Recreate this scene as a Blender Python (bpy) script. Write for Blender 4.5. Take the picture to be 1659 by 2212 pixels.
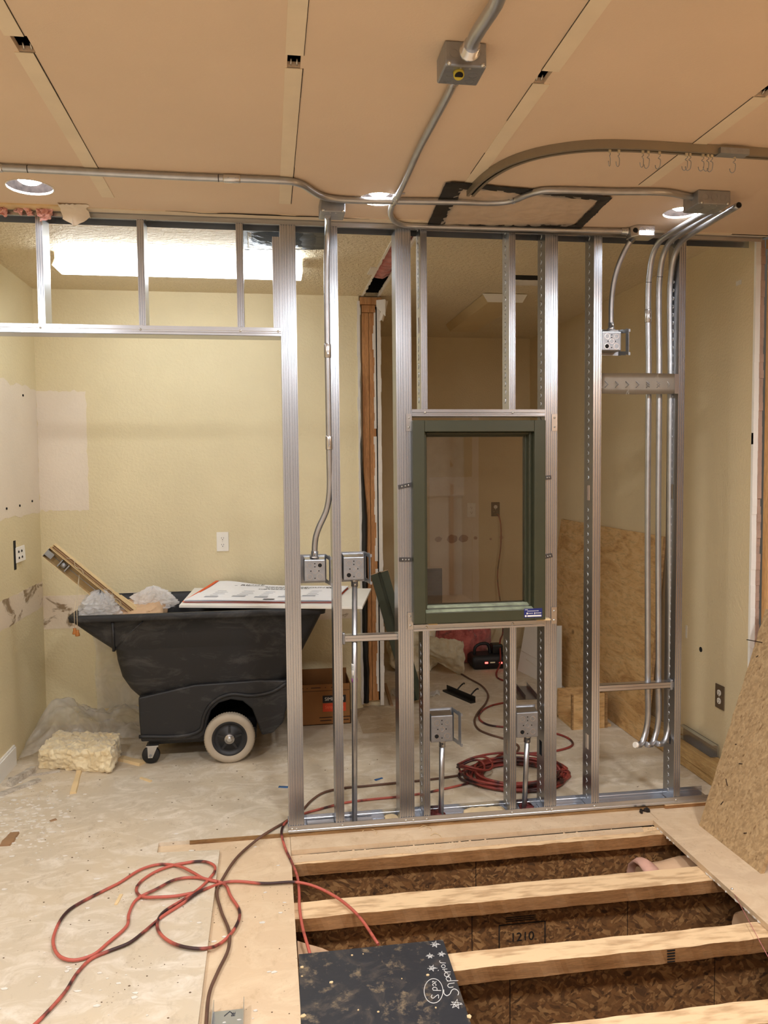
import bpy, bmesh, math, random
from mathutils import Vector, Matrix, noise
random.seed(7)
C = bpy.context.scene.collection
scene = bpy.context.scene
for o in list(bpy.data.objects):
    bpy.data.objects.remove(o, do_unlink=True)
V = Vector

# ------------------------------------------------------------------ camera
FOC, CX, CY, EYE = 1690.0, 829.5, 1106.0, 1.47
_d = V((578 - CX, 1015 - CY, FOC)).normalized()          # depth axis (Y) in camera space, image y down
_r = V((12400 - CX, 905 - CY, FOC)); _r = (_r - _d * _r.dot(_d)).normalized()
_n = _d.cross(_r)
cam_data = bpy.data.cameras.new('camera')
cam_data.sensor_fit = 'VERTICAL'; cam_data.sensor_height = 36.0
cam_data.lens = FOC / 2212.0 * 36.0
cam_data.clip_start = 0.02
cam = bpy.data.objects.new('camera', cam_data); C.objects.link(cam)
# world = (x.r, x.d, -x.n); blender camera axes: right=(1,0,0) up=(0,-1,0) back=(0,0,-1) in image space
def _w(v): return V((v.dot(_r), v.dot(_d), -v.dot(_n)))
_R, _U, _B = _w(V((1, 0, 0))), _w(V((0, -1, 0))), _w(V((0, 0, -1)))
cam.matrix_world = Matrix(((_R.x, _U.x, _B.x, 0), (_R.y, _U.y, _B.y, 0), (_R.z, _U.z, _B.z, EYE), (0, 0, 0, 1)))
scene.camera = cam

# ------------------------------------------------------------------ world, exposure
W = bpy.data.worlds.new('world'); scene.world = W; W.use_nodes = True
W.node_tree.nodes['Background'].inputs[0].default_value = (1.0, 0.86, 0.7, 1)
W.node_tree.nodes['Background'].inputs[1].default_value = 0.05
scene.view_settings.view_transform = 'Standard'
scene.view_settings.look = 'None'
scene.view_settings.gamma = 1.0
scene.view_settings.use_curve_mapping = False
scene.view_settings.exposure = 0.7
scene.cycles.max_bounces = 10
scene.cycles.diffuse_bounces = 6
scene.cycles.transparent_max_bounces = 12
scene.cycles.sample_clamp_indirect = 6.0
CAN_E = 105.0          # recessed lamps in view
TUBE_E = 6.5          # fluorescent wrap lens
FILL_W = 25.0         # unseen fill lamps added overhead and behind the camera

def fill_lamp(x, y, power, col=(0.97, 0.98, 1.0)):
    l = bpy.data.lights.new('fill_lamp', 'AREA'); l.shape = 'DISK'; l.size = 0.3
    l.energy = power; l.color = col
    o = bpy.data.objects.new('fill_lamp', l); C.objects.link(o); o.location = (x, y, 2.40)
    return o
for x, y, k in ((-1.35, 1.15, 1.0), (0.45, 1.15, 1.0), (1.95, 1.15, .8), (-.6, -1.0, .7)):
    fill_lamp(x, y, FILL_W * k)

# ------------------------------------------------------------------ pixel -> point on a known real plane
def _ray(px, py): return _w(V((px - CX, py - CY, FOC)))
_O = V((0, 0, EYE))
def PZ(px, py, z=0.0):
    v = _ray(px, py); return _O + v * ((z - EYE) / v.z)
def PY(px, py, y):
    v = _ray(px, py); return _O + v * (y / v.y)
def PX(px, py, x):
    v = _ray(px, py); return _O + v * (x / v.x)

# ------------------------------------------------------------------ materials
def lin(c):
    return tuple(((u / 255) / 12.92 if u / 255 <= 0.04045 else (((u / 255) + 0.055) / 1.055) ** 2.4) for u in c) + (1,)
class NT:
    def __init__(s, name):
        s.m = bpy.data.materials.new(name); s.m.use_nodes = True
        s.t = s.m.node_tree; s.b = s.t.nodes['Principled BSDF']
        s.co = s.t.nodes.new('ShaderNodeTexCoord').outputs['Object']
    def n(s, t, **k):
        x = s.t.nodes.new(t)
        for a, v in k.items(): setattr(x, a, v)
        return x
    def l(s, a, b): s.t.links.new(a, b)
    def map(s, sc=(1, 1, 1), rot=(0, 0, 0), co=None):
        m = s.n('ShaderNodeMapping'); m.inputs['Scale'].default_value = sc; m.inputs['Rotation'].default_value = rot
        s.l(co or s.co, m.inputs[0]); return m.outputs[0]
    def noise(s, scale, detail=4, rough=0.55, co=None, dist=0):
        x = s.n('ShaderNodeTexNoise'); x.inputs['Scale'].default_value = scale
        x.inputs['Detail'].default_value = detail; x.inputs['Roughness'].default_value = rough
        x.inputs['Distortion'].default_value = dist
        s.l(co or s.co, x.inputs['Vector']); return x.outputs[0]
    def vor(s, scale, co=None, feat='F1'):
        x = s.n('ShaderNodeTexVoronoi', feature=feat); x.inputs['Scale'].default_value = scale
        s.l(co or s.co, x.inputs['Vector']); return x
    def ramp(s, f, stops, interp='LINEAR'):
        r = s.n('ShaderNodeValToRGB'); r.color_ramp.interpolation = interp
        e = r.color_ramp.elements
        while len(e) < len(stops): e.new(0.5)
        for i, (p, c) in enumerate(stops):
            e[i].position = p; e[i].color = c if isinstance(c, tuple) else (c, c, c, 1)
        s.l(f, r.inputs[0]); return r.outputs[0]
    def mix(s, f, a, b, mode='MIX'):
        m = s.n('ShaderNodeMix', data_type='RGBA', blend_type=mode)
        for sock, v in ((m.inputs[0], f), (m.inputs[6], a), (m.inputs[7], b)):
            if isinstance(v, (int, float)): sock.default_value = v
            elif isinstance(v, tuple): sock.default_value = v
            else: s.l(v, sock)
        return m.outputs[2]
    def bump(s, h, strength=0.3, dist=0.005):
        b = s.n('ShaderNodeBump'); b.inputs['Strength'].default_value = strength; b.inputs['Distance'].default_value = dist
        s.l(h, b.inputs['Height']); s.l(b.outputs[0], s.b.inputs['Normal'])
    def col(s, v):
        if isinstance(v, tuple): s.b.inputs['Base Color'].default_value = v
        else: s.l(v, s.b.inputs['Base Color'])
    def set(s, **k):
        for a, v in k.items(): s.b.inputs[a.replace('_', ' ')].default_value = v

def plain(name, c, rough=0.6, metal=0.0, var=0.12, scale=8, bump=0.0, bscale=60):
    t = NT(name); a = lin(c)
    dk = tuple(x * (1 - var) for x in a[:3]) + (1,); lt = tuple(min(1, x * (1 + var)) for x in a[:3]) + (1,)
    t.col(t.ramp(t.noise(scale), [(0.3, dk), (0.7, lt)])); t.set(Roughness=rough, Metallic=metal)
    if bump: t.bump(t.noise(bscale, 3), bump)
    return t.m
def paint(name, c, scale=110, strength=0.35, var=0.05):
    t = NT(name); a = lin(c)
    dk = tuple(x * (1 - var) for x in a[:3]) + (1,); lt = tuple(min(1, x * (1 + var)) for x in a[:3]) + (1,)
    t.col(t.ramp(t.noise(2.2, 6), [(0.3, dk), (0.7, lt)])); t.set(Roughness=0.62)
    t.bump(t.ramp(t.noise(scale, 2), [(0.4, 0.0), (0.62, 1.0)]), strength, 0.004)
    return t.m
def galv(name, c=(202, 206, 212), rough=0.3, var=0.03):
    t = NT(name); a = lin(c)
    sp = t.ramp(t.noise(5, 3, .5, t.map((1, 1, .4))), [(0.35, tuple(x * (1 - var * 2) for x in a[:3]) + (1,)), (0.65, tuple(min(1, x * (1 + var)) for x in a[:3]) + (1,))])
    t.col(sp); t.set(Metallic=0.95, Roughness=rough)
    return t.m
def wood(name, c1, c2, axis=0, scale=6, rough=0.65, knots=False, stretch=14):
    t = NT(name); sc = [stretch, stretch, stretch]; sc[axis] = 1.0
    co = t.map(tuple(sc))
    g = t.noise(scale * .5, 6, .6, co, .6)
    col = t.ramp(g, [(0.3, lin(c1)), (0.5, tuple((p + q) / 2 for p, q in zip(lin(c1), lin(c2)))), (0.72, lin(c2))])
    fine = t.ramp(t.noise(scale * 5, 4, .6, co), [(0.42, 0.72), (0.6, 1.0)])
    col = t.mix(1.0, col, fine, 'MULTIPLY')
    if knots:
        v = t.vor(5, t.map((1, 1, 1)))
        k = t.ramp(v.outputs['Distance'], [(0.0, 1.0), (0.09, 0.6), (0.14, 0.0)])
        col = t.mix(k, col, lin((92, 58, 30)))
    t.col(col); t.set(Roughness=rough); t.bump(g, .15, .003)
    return t.m
def osb(name, base, dark, light, scale=22, rough=0.7, axis=0, contrast=.5):
    t = NT(name)
    nn = t.n('ShaderNodeTexNoise'); nn.inputs['Scale'].default_value = 14; t.l(t.co, nn.inputs['Vector'])
    co2 = t.mix(0.035, t.co, nn.outputs[1], 'ADD')
    def flakes(sc, rot):
        v = t.vor(scale, t.map(sc, (0, 0, 0), t.map((1, 1, 1), rot, co2)))
        bw = t.n('ShaderNodeSeparateColor'); t.l(v.outputs['Color'], bw.inputs[0]); return bw.outputs[0]
    a = flakes((.28, 1.3, 1.3), (0.3, .5, .6)); b = flakes((1.3, .30, 1.3), (.5, .2, -.5)); c = flakes((1.3, 1.1, .28), (.4, .9, .4))
    sel = t.ramp(t.noise(scale * .35, 2), [(0.47, 0.0), (0.5, 1.0)]); sel2 = t.ramp(t.noise(scale * .3, 2, .5, t.map((1, 1, 1), (1, 2, 3))), [(0.5, 0.0), (0.53, 1.0)])
    f = t.mix(sel2, t.mix(sel, a, b), c)
    k = contrast
    mid = lambda p, q, f_: tuple(p[i] + (q[i] - p[i]) * f_ for i in range(3)) + (1,)
    col = t.ramp(f, [(0.0, mid(lin(base), lin(dark), k * 1.2)), (0.25, mid(lin(base), lin(dark), k * .5)), (0.6, lin(base)), (1.0, mid(lin(base), lin(light), k * 1.3))])
    gr = t.ramp(t.noise(90, 3, .6, t.map((.35, 1, .5), (0.3, .4, .6))), [(0.35, 0.78), (0.6, 1.0)])
    col = t.mix(1, col, gr, 'MULTIPLY')
    fl = t.ramp(t.noise(70, 2, .5, t.map((.3, 1, .45), (.2, .6, .5))), [(0.66, 0.0), (0.72, 1.0)])
    t.col(t.mix(fl, col, lin(dark))); t.set(Roughness=rough); t.bump(f, .3, .002)
    return t.m
def fluffy(name, c, c2):
    t = NT(name)
    n = t.noise(18, 8, .7)
    t.col(t.ramp(n, [(0.3, lin(c2)), (0.62, lin(c))])); t.set(Roughness=1.0, Sheen_Weight=.5)
    t.bump(t.noise(55, 6, .7), .55, .01)
    return t.m
def emit(name, c, e):
    t = NT(name); t.set(Emission_Strength=e, Roughness=.4); t.b.inputs['Emission Color'].default_value = c; t.col(lin((235, 235, 235)))
    return t.m
def film(name, opacity, c=(230, 232, 235), rough=.25):
    t = NT(name)
    tr = t.n('ShaderNodeBsdfTransparent'); mx = t.n('ShaderNodeMixShader')
    t.col(lin(c)); t.set(Roughness=rough); t.b.inputs['Transmission Weight'].default_value = 0.0
    tl = t.n('ShaderNodeBsdfTranslucent'); tl.inputs[0].default_value = lin(c); m2 = t.n('ShaderNodeMixShader'); m2.inputs[0].default_value = .6
    t.l(t.b.outputs[0], m2.inputs[1]); t.l(tl.outputs[0], m2.inputs[2])
    wr = t.noise(6, 3, .55, None, .6)
    f = t.ramp(wr, [(0.34, max(0, opacity - .22)), (0.5, opacity), (0.66, min(1, opacity + .25))])
    t.l(f, mx.inputs[0]); t.l(tr.outputs[0], mx.inputs[1]); t.l(m2.outputs[0], mx.inputs[2])
    t.bump(t.noise(9, 4, .6, None, 1.5), .5, .012)
    t.l(mx.outputs[0], t.t.nodes['Material Output'].inputs[0])
    return t.m

M = {}
M['cream'] = paint('cream_wall_paint', (226, 212, 173), 75, .24)
M['cream_dim'] = paint('cream_wall_paint_smooth', (220, 203, 166), 90, .2)
M['pale'] = paint('pale_primer', (232, 219, 200), 75, .15)
M['ceiling'] = paint('tan_ceiling_paint', (223, 201, 177), 160, .06, .04)
M['ceiling_tex'] = paint('textured_ceiling_paint', (220, 205, 174), 55, .9)
M['strip'] = plain('joint_compound_strip', (228, 214, 190), .7, var=.05)
M['drywall'] = plain('gypsum_white', (222, 216, 206), .85, var=.08, bump=.4)
M['gypsum'] = plain('gypsum_core', (178, 150, 134), .9, var=.15, bump=.6)
M['galv'] = galv('galvanized_steel', (198, 202, 209), .27)
M['galv_lit'] = galv('galvanized_steel_lit', (206, 210, 216))  # lit copy of the steel: left room light on webs, put into the colour
M['galv_shade'] = galv('galvanized_steel_shaded', (156, 158, 162), .28)  # shaded copy of the steel: dark room mirrored in webs, put into the colour
M['zinc'] = plain('zinc_box_steel', (158, 162, 168), .40, .8, .1, 30)
M['zinc_lt'] = plain('bright_zinc', (205, 206, 208), .25, .95, .08)
M['conduit'] = plain('conduit_steel', (186, 189, 194), .33, .92, .1, 20)
M['rail'] = plain('dull_aluminium_rail', (150, 140, 124), .5, .6, .06)
M['strap'] = plain('dark_strap_steel', (96, 96, 98), .35, .8)
M['screw'] = plain('screw_steel', (210, 210, 205), .3, .9)
M['dark'] = plain('dark_void', (14, 13, 12), .9)
M['black'] = plain('black_tape', (22, 21, 20), .45, var=.3)
M['stud'] = wood('wood_stud', (168, 112, 62), (206, 152, 98), 2, 6)
M['stud_r'] = wood('wood_framing_orange', (200, 148, 90), (230, 186, 128), 2, 6)
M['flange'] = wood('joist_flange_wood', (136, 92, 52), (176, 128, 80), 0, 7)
def _lit_tops(m):
    """patchy paler upward faces over darker sides: top light painted into the colour"""
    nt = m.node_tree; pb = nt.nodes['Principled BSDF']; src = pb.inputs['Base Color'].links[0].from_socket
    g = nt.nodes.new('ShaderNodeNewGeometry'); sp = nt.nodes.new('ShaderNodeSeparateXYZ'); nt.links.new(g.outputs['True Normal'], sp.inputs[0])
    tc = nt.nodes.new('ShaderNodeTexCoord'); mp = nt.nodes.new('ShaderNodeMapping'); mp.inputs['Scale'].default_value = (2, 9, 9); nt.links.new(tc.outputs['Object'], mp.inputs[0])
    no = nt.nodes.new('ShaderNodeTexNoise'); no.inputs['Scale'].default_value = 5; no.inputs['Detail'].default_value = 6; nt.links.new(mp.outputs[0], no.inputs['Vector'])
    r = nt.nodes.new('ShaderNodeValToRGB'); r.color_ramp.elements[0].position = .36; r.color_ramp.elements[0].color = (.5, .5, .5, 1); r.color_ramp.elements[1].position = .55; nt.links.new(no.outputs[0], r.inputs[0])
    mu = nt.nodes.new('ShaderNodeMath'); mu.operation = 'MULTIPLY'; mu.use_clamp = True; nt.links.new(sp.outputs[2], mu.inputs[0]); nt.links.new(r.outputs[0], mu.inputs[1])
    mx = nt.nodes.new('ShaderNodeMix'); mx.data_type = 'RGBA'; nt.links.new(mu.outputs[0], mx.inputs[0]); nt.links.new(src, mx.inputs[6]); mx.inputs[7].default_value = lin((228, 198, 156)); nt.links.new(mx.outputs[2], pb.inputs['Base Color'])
_lit_tops(M['flange'])  # flange tops paler than sides, light from above put into the colour
M['web'] = osb('joist_web_osb', (134, 92, 52), (66, 42, 24), (182, 138, 88), 70, contrast=.62)
M['osb'] = osb('leaning_osb', (188, 158, 116), (128, 98, 64), (206, 178, 138), 80, contrast=.34)
def _ply():
    t = NT('plywood_face')
    co = t.map((2.2, 2.2, 7), (.12, 0, 0))
    g = t.noise(1.6, 7, .62, co, 1.6)
    c = t.ramp(g, [(.28, lin((168, 126, 76))), (.45, lin((206, 166, 112))), (.6, lin((218, 184, 132))), (.75, lin((192, 150, 96)))])
    ln = t.ramp(t.noise(14, 5, .7, t.map((1, 1, 5), (.25, 0, 0)), .8), [(.36, .74), (.5, 1.0)])
    c = t.mix(1, c, ln, 'MULTIPLY')
    v = t.vor(2.6, t.map((1, 1, 1.4)))
    k = t.ramp(v.outputs['Distance'], [(0.0, 1.0), (0.05, .8), (0.09, 0.0)])
    t.col(t.mix(k, c, lin((84, 50, 26)))); t.set(Roughness=.6); t.bump(g, .1, .003); return t.m
M['ply'] = _ply()
M['ply_edge'] = wood('plywood_edge', (120, 84, 46), (196, 158, 108), 0, 9)
M['hubdirt'] = plain('brown_dirt', (104, 84, 64), .9)
M['lumber'] = wood('pressure_treated_lumber', (168, 128, 74), (214, 180, 124), 1, 6)
M['shim'] = plain('pale_wood', (222, 196, 150), .7, bump=.2)
M['splint'] = wood('grey_wood_splinters', (150, 136, 118), (222, 214, 200), 0, 6)
M['green'] = plain('green_painted_wood', (60, 62, 45), .38, var=.07)
M['green_worn'] = plain('green_paint_worn_pale', (150, 158, 134), .5, var=.4, scale=20)
M['jamb'] = plain('green_jamb_metal', (66, 73, 60), .45, var=.1)
M['blackpl'] = None
M['tire'] = plain('grey_rubber_tread', (172, 160, 142), .8, var=.1)
M['hub'] = plain('black_wheel_hub', (30, 31, 34), .5, var=.2)
M['pink'] = fluffy('pink_fiberglass', (206, 116, 108), (150, 66, 60))
M['yellow'] = fluffy('yellow_fiberglass', (240, 226, 190), (212, 188, 140))
M['yellow_lit'] = fluffy('fiberglass_lit', (250, 244, 222), (234, 218, 180))  # lit copy of the yellow wool, paler to make up for dim light
M['kraft'] = plain('kraft_paper', (206, 172, 138), .75, var=.12, bump=.3, bscale=20)
M['white'] = plain('white_board', (240, 238, 232), .6, var=.02)
M['paper'] = plain('drawing_paper', (244, 246, 252), .7, var=.02)
M['plate'] = plain('white_plastic_plate', (240, 236, 226), .35, var=.02)
M['steelplate'] = plain('dark_steel_plate', (112, 98, 82), .35, .5)
M['ink'] = plain('black_print', (50, 50, 56), .8)
M['ink_lt'] = plain('grey_print', (176, 180, 190), .8)
M['orange'] = plain('orange_paper_edge', (226, 96, 44), .7)
M['card'] = plain('cardboard', (138, 92, 46), .8, var=.08)
M['cardprint'] = plain('dark_card_print', (48, 28, 16), .8)
M['navy'] = plain('navy_sticker', (34, 44, 110), .4, var=.05)
M['blocklogo'] = plain('black_logo_block', (28, 24, 24), .7)
M['redlogo'] = plain('red_logo_block', (196, 66, 30), .7)
M['redtxt'] = plain('pale_red_logo_text', (226, 110, 70), .7)
M['chalk'] = plain('chalk_white', (214, 214, 212), .9)
M['blind'] = plain('beige_blind_enamel', (150, 126, 84), .45, var=.06)
M['blind_lt'] = plain('pale_blind_edge', (222, 196, 148), .5, var=.05)
M['slat'] = plain('brown_blind_slats', (150, 116, 84), .5, var=.1)
M['string'] = plain('beige_string', (206, 190, 160), .8)
M['tassel'] = plain('wood_tassel', (164, 104, 48), .5)
M['film'] = film('clear_poly_sheet', .5, (236, 234, 230), .22)
M['bag'] = film('milky_plastic_bag', .9, (250, 251, 253), .18)
M['film_patch'] = film('translucent_poly_patch', .9, (242, 234, 222), .3)
M['film_blue'] = film('glossy_poly_patch', .45, (120, 134, 150), .08)
M['blue'] = plain('blue_tape', (52, 92, 140), .6)
M['amber'] = plain('sawdust', (208, 186, 148), .95, bump=.6)
M['redstuff'] = plain('red_putty_smear', (104, 44, 44), .55, var=.4, scale=40)
M['bulb'] = emit('lamp_glow', (0.96, 0.97, 1.0, 1), CAN_E)
M['tube'] = emit('tube_lens_glow', (0.84, 0.92, 1.0, 1), TUBE_E)
M['led'] = emit('red_led', (1.0, 0.05, 0.04, 1), 4)
M['ledy'] = emit('amber_led', (1.0, 0.7, 0.1, 1), .06)
M['lens_off'] = plain('unlit_lens', (206, 184, 140), .4, var=.04)
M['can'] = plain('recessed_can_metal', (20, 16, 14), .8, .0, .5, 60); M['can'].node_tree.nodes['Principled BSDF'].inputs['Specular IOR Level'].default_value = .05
M['soil'] = plain('crawl_space_soil', (40, 30, 22), .95, bump=.8)
M['backing'] = plain('galvanized_backing_plate', (190, 184, 172), .45, .55, .06, 12)
def _cart():
    t = NT('black_polyethylene_scuffed')
    sc = t.ramp(t.noise(5, 8, .72, t.map((1, 1, 2.4), (0, .5, 0)), .8), [(0.52, 0.0), (0.8, 1.0)])
    t.col(t.mix(sc, lin((26, 27, 30)), lin((78, 76, 74)))); t.set(Roughness=.55)
    t.bump(t.noise(30, 5), .15, .004); return t.m
M['blackpl'] = _cart()
def _board():
    t = NT('black_sheet_worn')
    a = t.ramp(t.noise(6, 8, .7, None, 1.5), [(0.5, 0.0), (0.72, 1.0)])
    b = t.ramp(t.noise(22, 6, .7), [(0.56, 0.0), (0.7, 1.0)])
    c = t.mix(a, lin((40, 41, 46)), lin((92, 82, 72))); c = t.mix(b, c, lin((128, 112, 90)))
    t.col(c); t.set(Roughness=.5); t.bump(t.noise(30, 5), .2, .003); return t.m
M['board'] = _board()
def _floor(name, base, dusty, scuff, dark):
    t = NT(name)
    c = t.mix(t.ramp(t.noise(1.1, 5, .6), [(0.38, 0.0), (0.62, 1.0)]), lin(base), lin(dusty))
    c = t.mix(t.ramp(t.noise(7, 8, .68, t.map((1, 1.6, 1)), 1.0), [(0.47, 0.0), (0.68, .95)]), c, lin(scuff))
    c = t.mix(t.ramp(t.noise(13, 8, .75, t.map((1.5, 1, 1), (0, 0, .7))), [(0.54, 0.0), (0.75, .75)]), c, lin(dark))
    v = t.vor(55).outputs['Distance']
    n2 = t.noise(3.5, 4)
    spk = t.mix(1, t.ramp(v, [(0.08, 1.0), (0.14, 0.0)]), t.ramp(n2, [(0.52, 0.0), (0.6, .7)]), 'MULTIPLY')
    c = t.mix(spk, c, lin((96, 76, 56)))
    t.col(c); t.set(Roughness=.72); t.bump(t.noise(40, 6, .6), .15, .003)
    return t.m
M['floor'] = _floor('dusty_subfloor', (204, 188, 162), (194, 182, 162), (222, 212, 196), (168, 152, 130))
M['floor_r'] = _floor('dusty_concrete_floor', (186, 164, 132), (172, 154, 128), (206, 190, 164), (140, 120, 96))
M['panel'] = _floor('plywood_subfloor_panel', (212, 186, 152), (204, 180, 150), (220, 198, 166), (182, 154, 120))
def _cord(name, red):
    t = NT(name)
    w = t.ramp(t.noise(9, 3), [(0.5, 0.0), (0.6, 1.0)])
    t.col(t.mix(w, lin(red), lin((58, 34, 34)))); t.set(Roughness=.5); return t.m
M['cord'] = _cord('red_cord_worn_black', (184, 92, 78))
M['cord_r'] = _cord('dark_red_cord', (140, 58, 50))
M['cord_b'] = plain('brown_dusty_cord', (98, 70, 56), .6, var=.25, scale=12)
def _glass():
    t = NT('window_glass')
    tr = t.n('ShaderNodeBsdfTransparent'); tr.inputs[0].default_value = (.80, .78, .74, 1)
    gl = t.n('ShaderNodeBsdfGlossy'); gl.inputs['Roughness'].default_value = .02
    fr = t.n('ShaderNodeFresnel'); fr.inputs[0].default_value = 2.0
    mx = t.n('ShaderNodeMixShader'); t.l(fr.outputs[0], mx.inputs[0]); t.l(tr.outputs[0], mx.inputs[1]); t.l(gl.outputs[0], mx.inputs[2])
    t.l(mx.outputs[0], t.t.nodes['Material Output'].inputs[0]); return t.m
M['glass'] = _glass()
def _smear():
    t = NT('adhesive_smeared_primer')
    f = t.ramp(t.noise(5.5, 5, .6, t.map((1, 1, 1.6)), .8), [(0.56, 0.0), (0.62, 1.0)])
    t.col(t.mix(f, lin((228, 213, 192)), lin((150, 128, 100)))); t.set(Roughness=.8); t.bump(t.noise(60), .4); return t.m
M['smear'] = _smear()

# ------------------------------------------------------------------ mesh helpers
def B(): return bmesh.new()
def box(bm, lo, hi, taper=None):
    x0, y0, z0 = lo; x1, y1, z1 = hi
    v = [bm.verts.new(p) for p in ((x0, y0, z0), (x1, y0, z0), (x1, y1, z0), (x0, y1, z0), (x0, y0, z1), (x1, y0, z1), (x1, y1, z1), (x0, y1, z1))]
    for f in ((3, 2, 1, 0), (4, 5, 6, 7), (0, 1, 5, 4), (1, 2, 6, 5), (2, 3, 7, 6), (3, 0, 4, 7)):
        bm.faces.new([v[i] for i in f])
    return v
def slab(bm, quad, thick):
    """solid from a planar polygon (list of points) pushed by vector `thick`"""
    a = [bm.verts.new(p) for p in quad]; t = V(thick); b = [bm.verts.new(V(p) + t) for p in quad]
    n = len(a)
    bm.faces.new(a[::-1]); bm.faces.new(b)
    for i in range(n): bm.faces.new((a[i], a[(i + 1) % n], b[(i + 1) % n], b[i]))
def resample(pts, step):
    p = [V(q) for q in pts]
    if len(p) < 3: return p
    out = []
    for i in range(len(p) - 1):
        a, b, c, d = p[max(i - 1, 0)], p[i], p[i + 1], p[min(i + 2, len(p) - 1)]
        # centripetal-ish catmull rom
        n = max(2, int((c - b).length / step))
        L1, L2, L3 = max((b - a).length, 1e-6), max((c - b).length, 1e-6), max((d - c).length, 1e-6)
        m1 = (c - b) if i == 0 else ((b - a) / L1 * L2 * .5 + (c - b) * .5)
        m2 = (c - b) if i == len(p) - 2 else ((d - c) / L3 * L2 * .5 + (c - b) * .5)
        for k in range(n):
            s = k / n; s2, s3 = s * s, s * s * s
            out.append(b * (2 * s3 - 3 * s2 + 1) + m1 * (s3 - 2 * s2 + s) + c * (-2 * s3 + 3 * s2) + m2 * (s3 - s2))
    out.append(p[-1]); return out
def tube(bm, pts, r, seg=10, cap=True, step=None, hollow=False, squash=None):
    p = resample(pts, step) if step else [V(q) for q in pts]
    rings = []; up = None
    for i, q in enumerate(p):
        d = (p[min(i + 1, len(p) - 1)] - p[max(i - 1, 0)]).normalized()
        if up is None:
            up = d.orthogonal().normalized()
        up = (up - d * up.dot(d))
        up = up.normalized() if up.length > 1e-6 else d.orthogonal().normalized()
        s = d.cross(up)
        rr = r(i / (len(p) - 1)) if callable(r) else r
        rings.append([bm.verts.new(q + (up * math.cos(2 * math.pi * k / seg) + s * math.sin(2 * math.pi * k / seg)) * rr) for k in range(seg)])
    for a, b in zip(rings, rings[1:]):
        for k in range(seg):
            f = bm.faces.new((a[k], a[(k + 1) % seg], b[(k + 1) % seg], b[k])); f.smooth = True
    if cap:
        bm.faces.new(rings[0][::-1]); bm.faces.new(rings[-1])
    return rings
def cyl(bm, a, b, r, seg=20, r2=None):
    a, b = V(a), V(b); tube(bm, [a, b], (lambda t: r + ((r if r2 is None else r2) - r) * t), seg)
def ring(bm, c, axis, r0, r1, h, seg=28):
    """flat annulus with thickness"""
    c, ax = V(c), V(axis).normalized(); u = ax.orthogonal().normalized(); w = ax.cross(u)
    L = []
    for rr, hh in ((r0, 0), (r1, 0), (r1, h), (r0, h)):
        L.append([bm.verts.new(c + ax * hh + (u * math.cos(2 * math.pi * k / seg) + w * math.sin(2 * math.pi * k / seg)) * rr) for k in range(seg)])
    for j in range(4):
        for k in range(seg):
            bm.faces.new((L[j][k], L[j][(k + 1) % seg], L[(j + 1) % 4][(k + 1) % seg], L[(j + 1) % 4][k]))
def lathe(bm, c, axis, prof, seg=32):
    c, ax = V(c), V(axis).normalized(); u = ax.orthogonal().normalized(); w = ax.cross(u); L = []
    for rr, hh in prof:
        L.append([bm.verts.new(c + ax * hh + (u * math.cos(2 * math.pi * k / seg) + w * math.sin(2 * math.pi * k / seg)) * rr) for k in range(seg)])
    for a, b in zip(L, L[1:]):
        for k in range(seg):
            f = bm.faces.new((a[k], a[(k + 1) % seg], b[(k + 1) % seg], b[k])); f.smooth = True
def loft(bm, rings, cap0=False, cap1=False, smooth=True):
    L = [[bm.verts.new(p) for p in r] for r in rings]; n = len(L[0])
    for a, b in zip(L, L[1:]):
        for k in range(n):
            f = bm.faces.new((a[k], a[(k + 1) % n], b[(k + 1) % n], b[k])); f.smooth = smooth
    if cap0: bm.faces.new(L[0][::-1])
    if cap1: bm.faces.new(L[-1])
def grid(bm, fn, nu, nv, thick=None):
    g = [[bm.verts.new(fn(i / nu, j / nv)) for j in range(nv + 1)] for i in range(nu + 1)]
    for i in range(nu):
        for j in range(nv):
            f = bm.faces.new((g[i][j], g[i + 1][j], g[i + 1][j + 1], g[i][j + 1])); f.smooth = True
    return g
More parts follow.
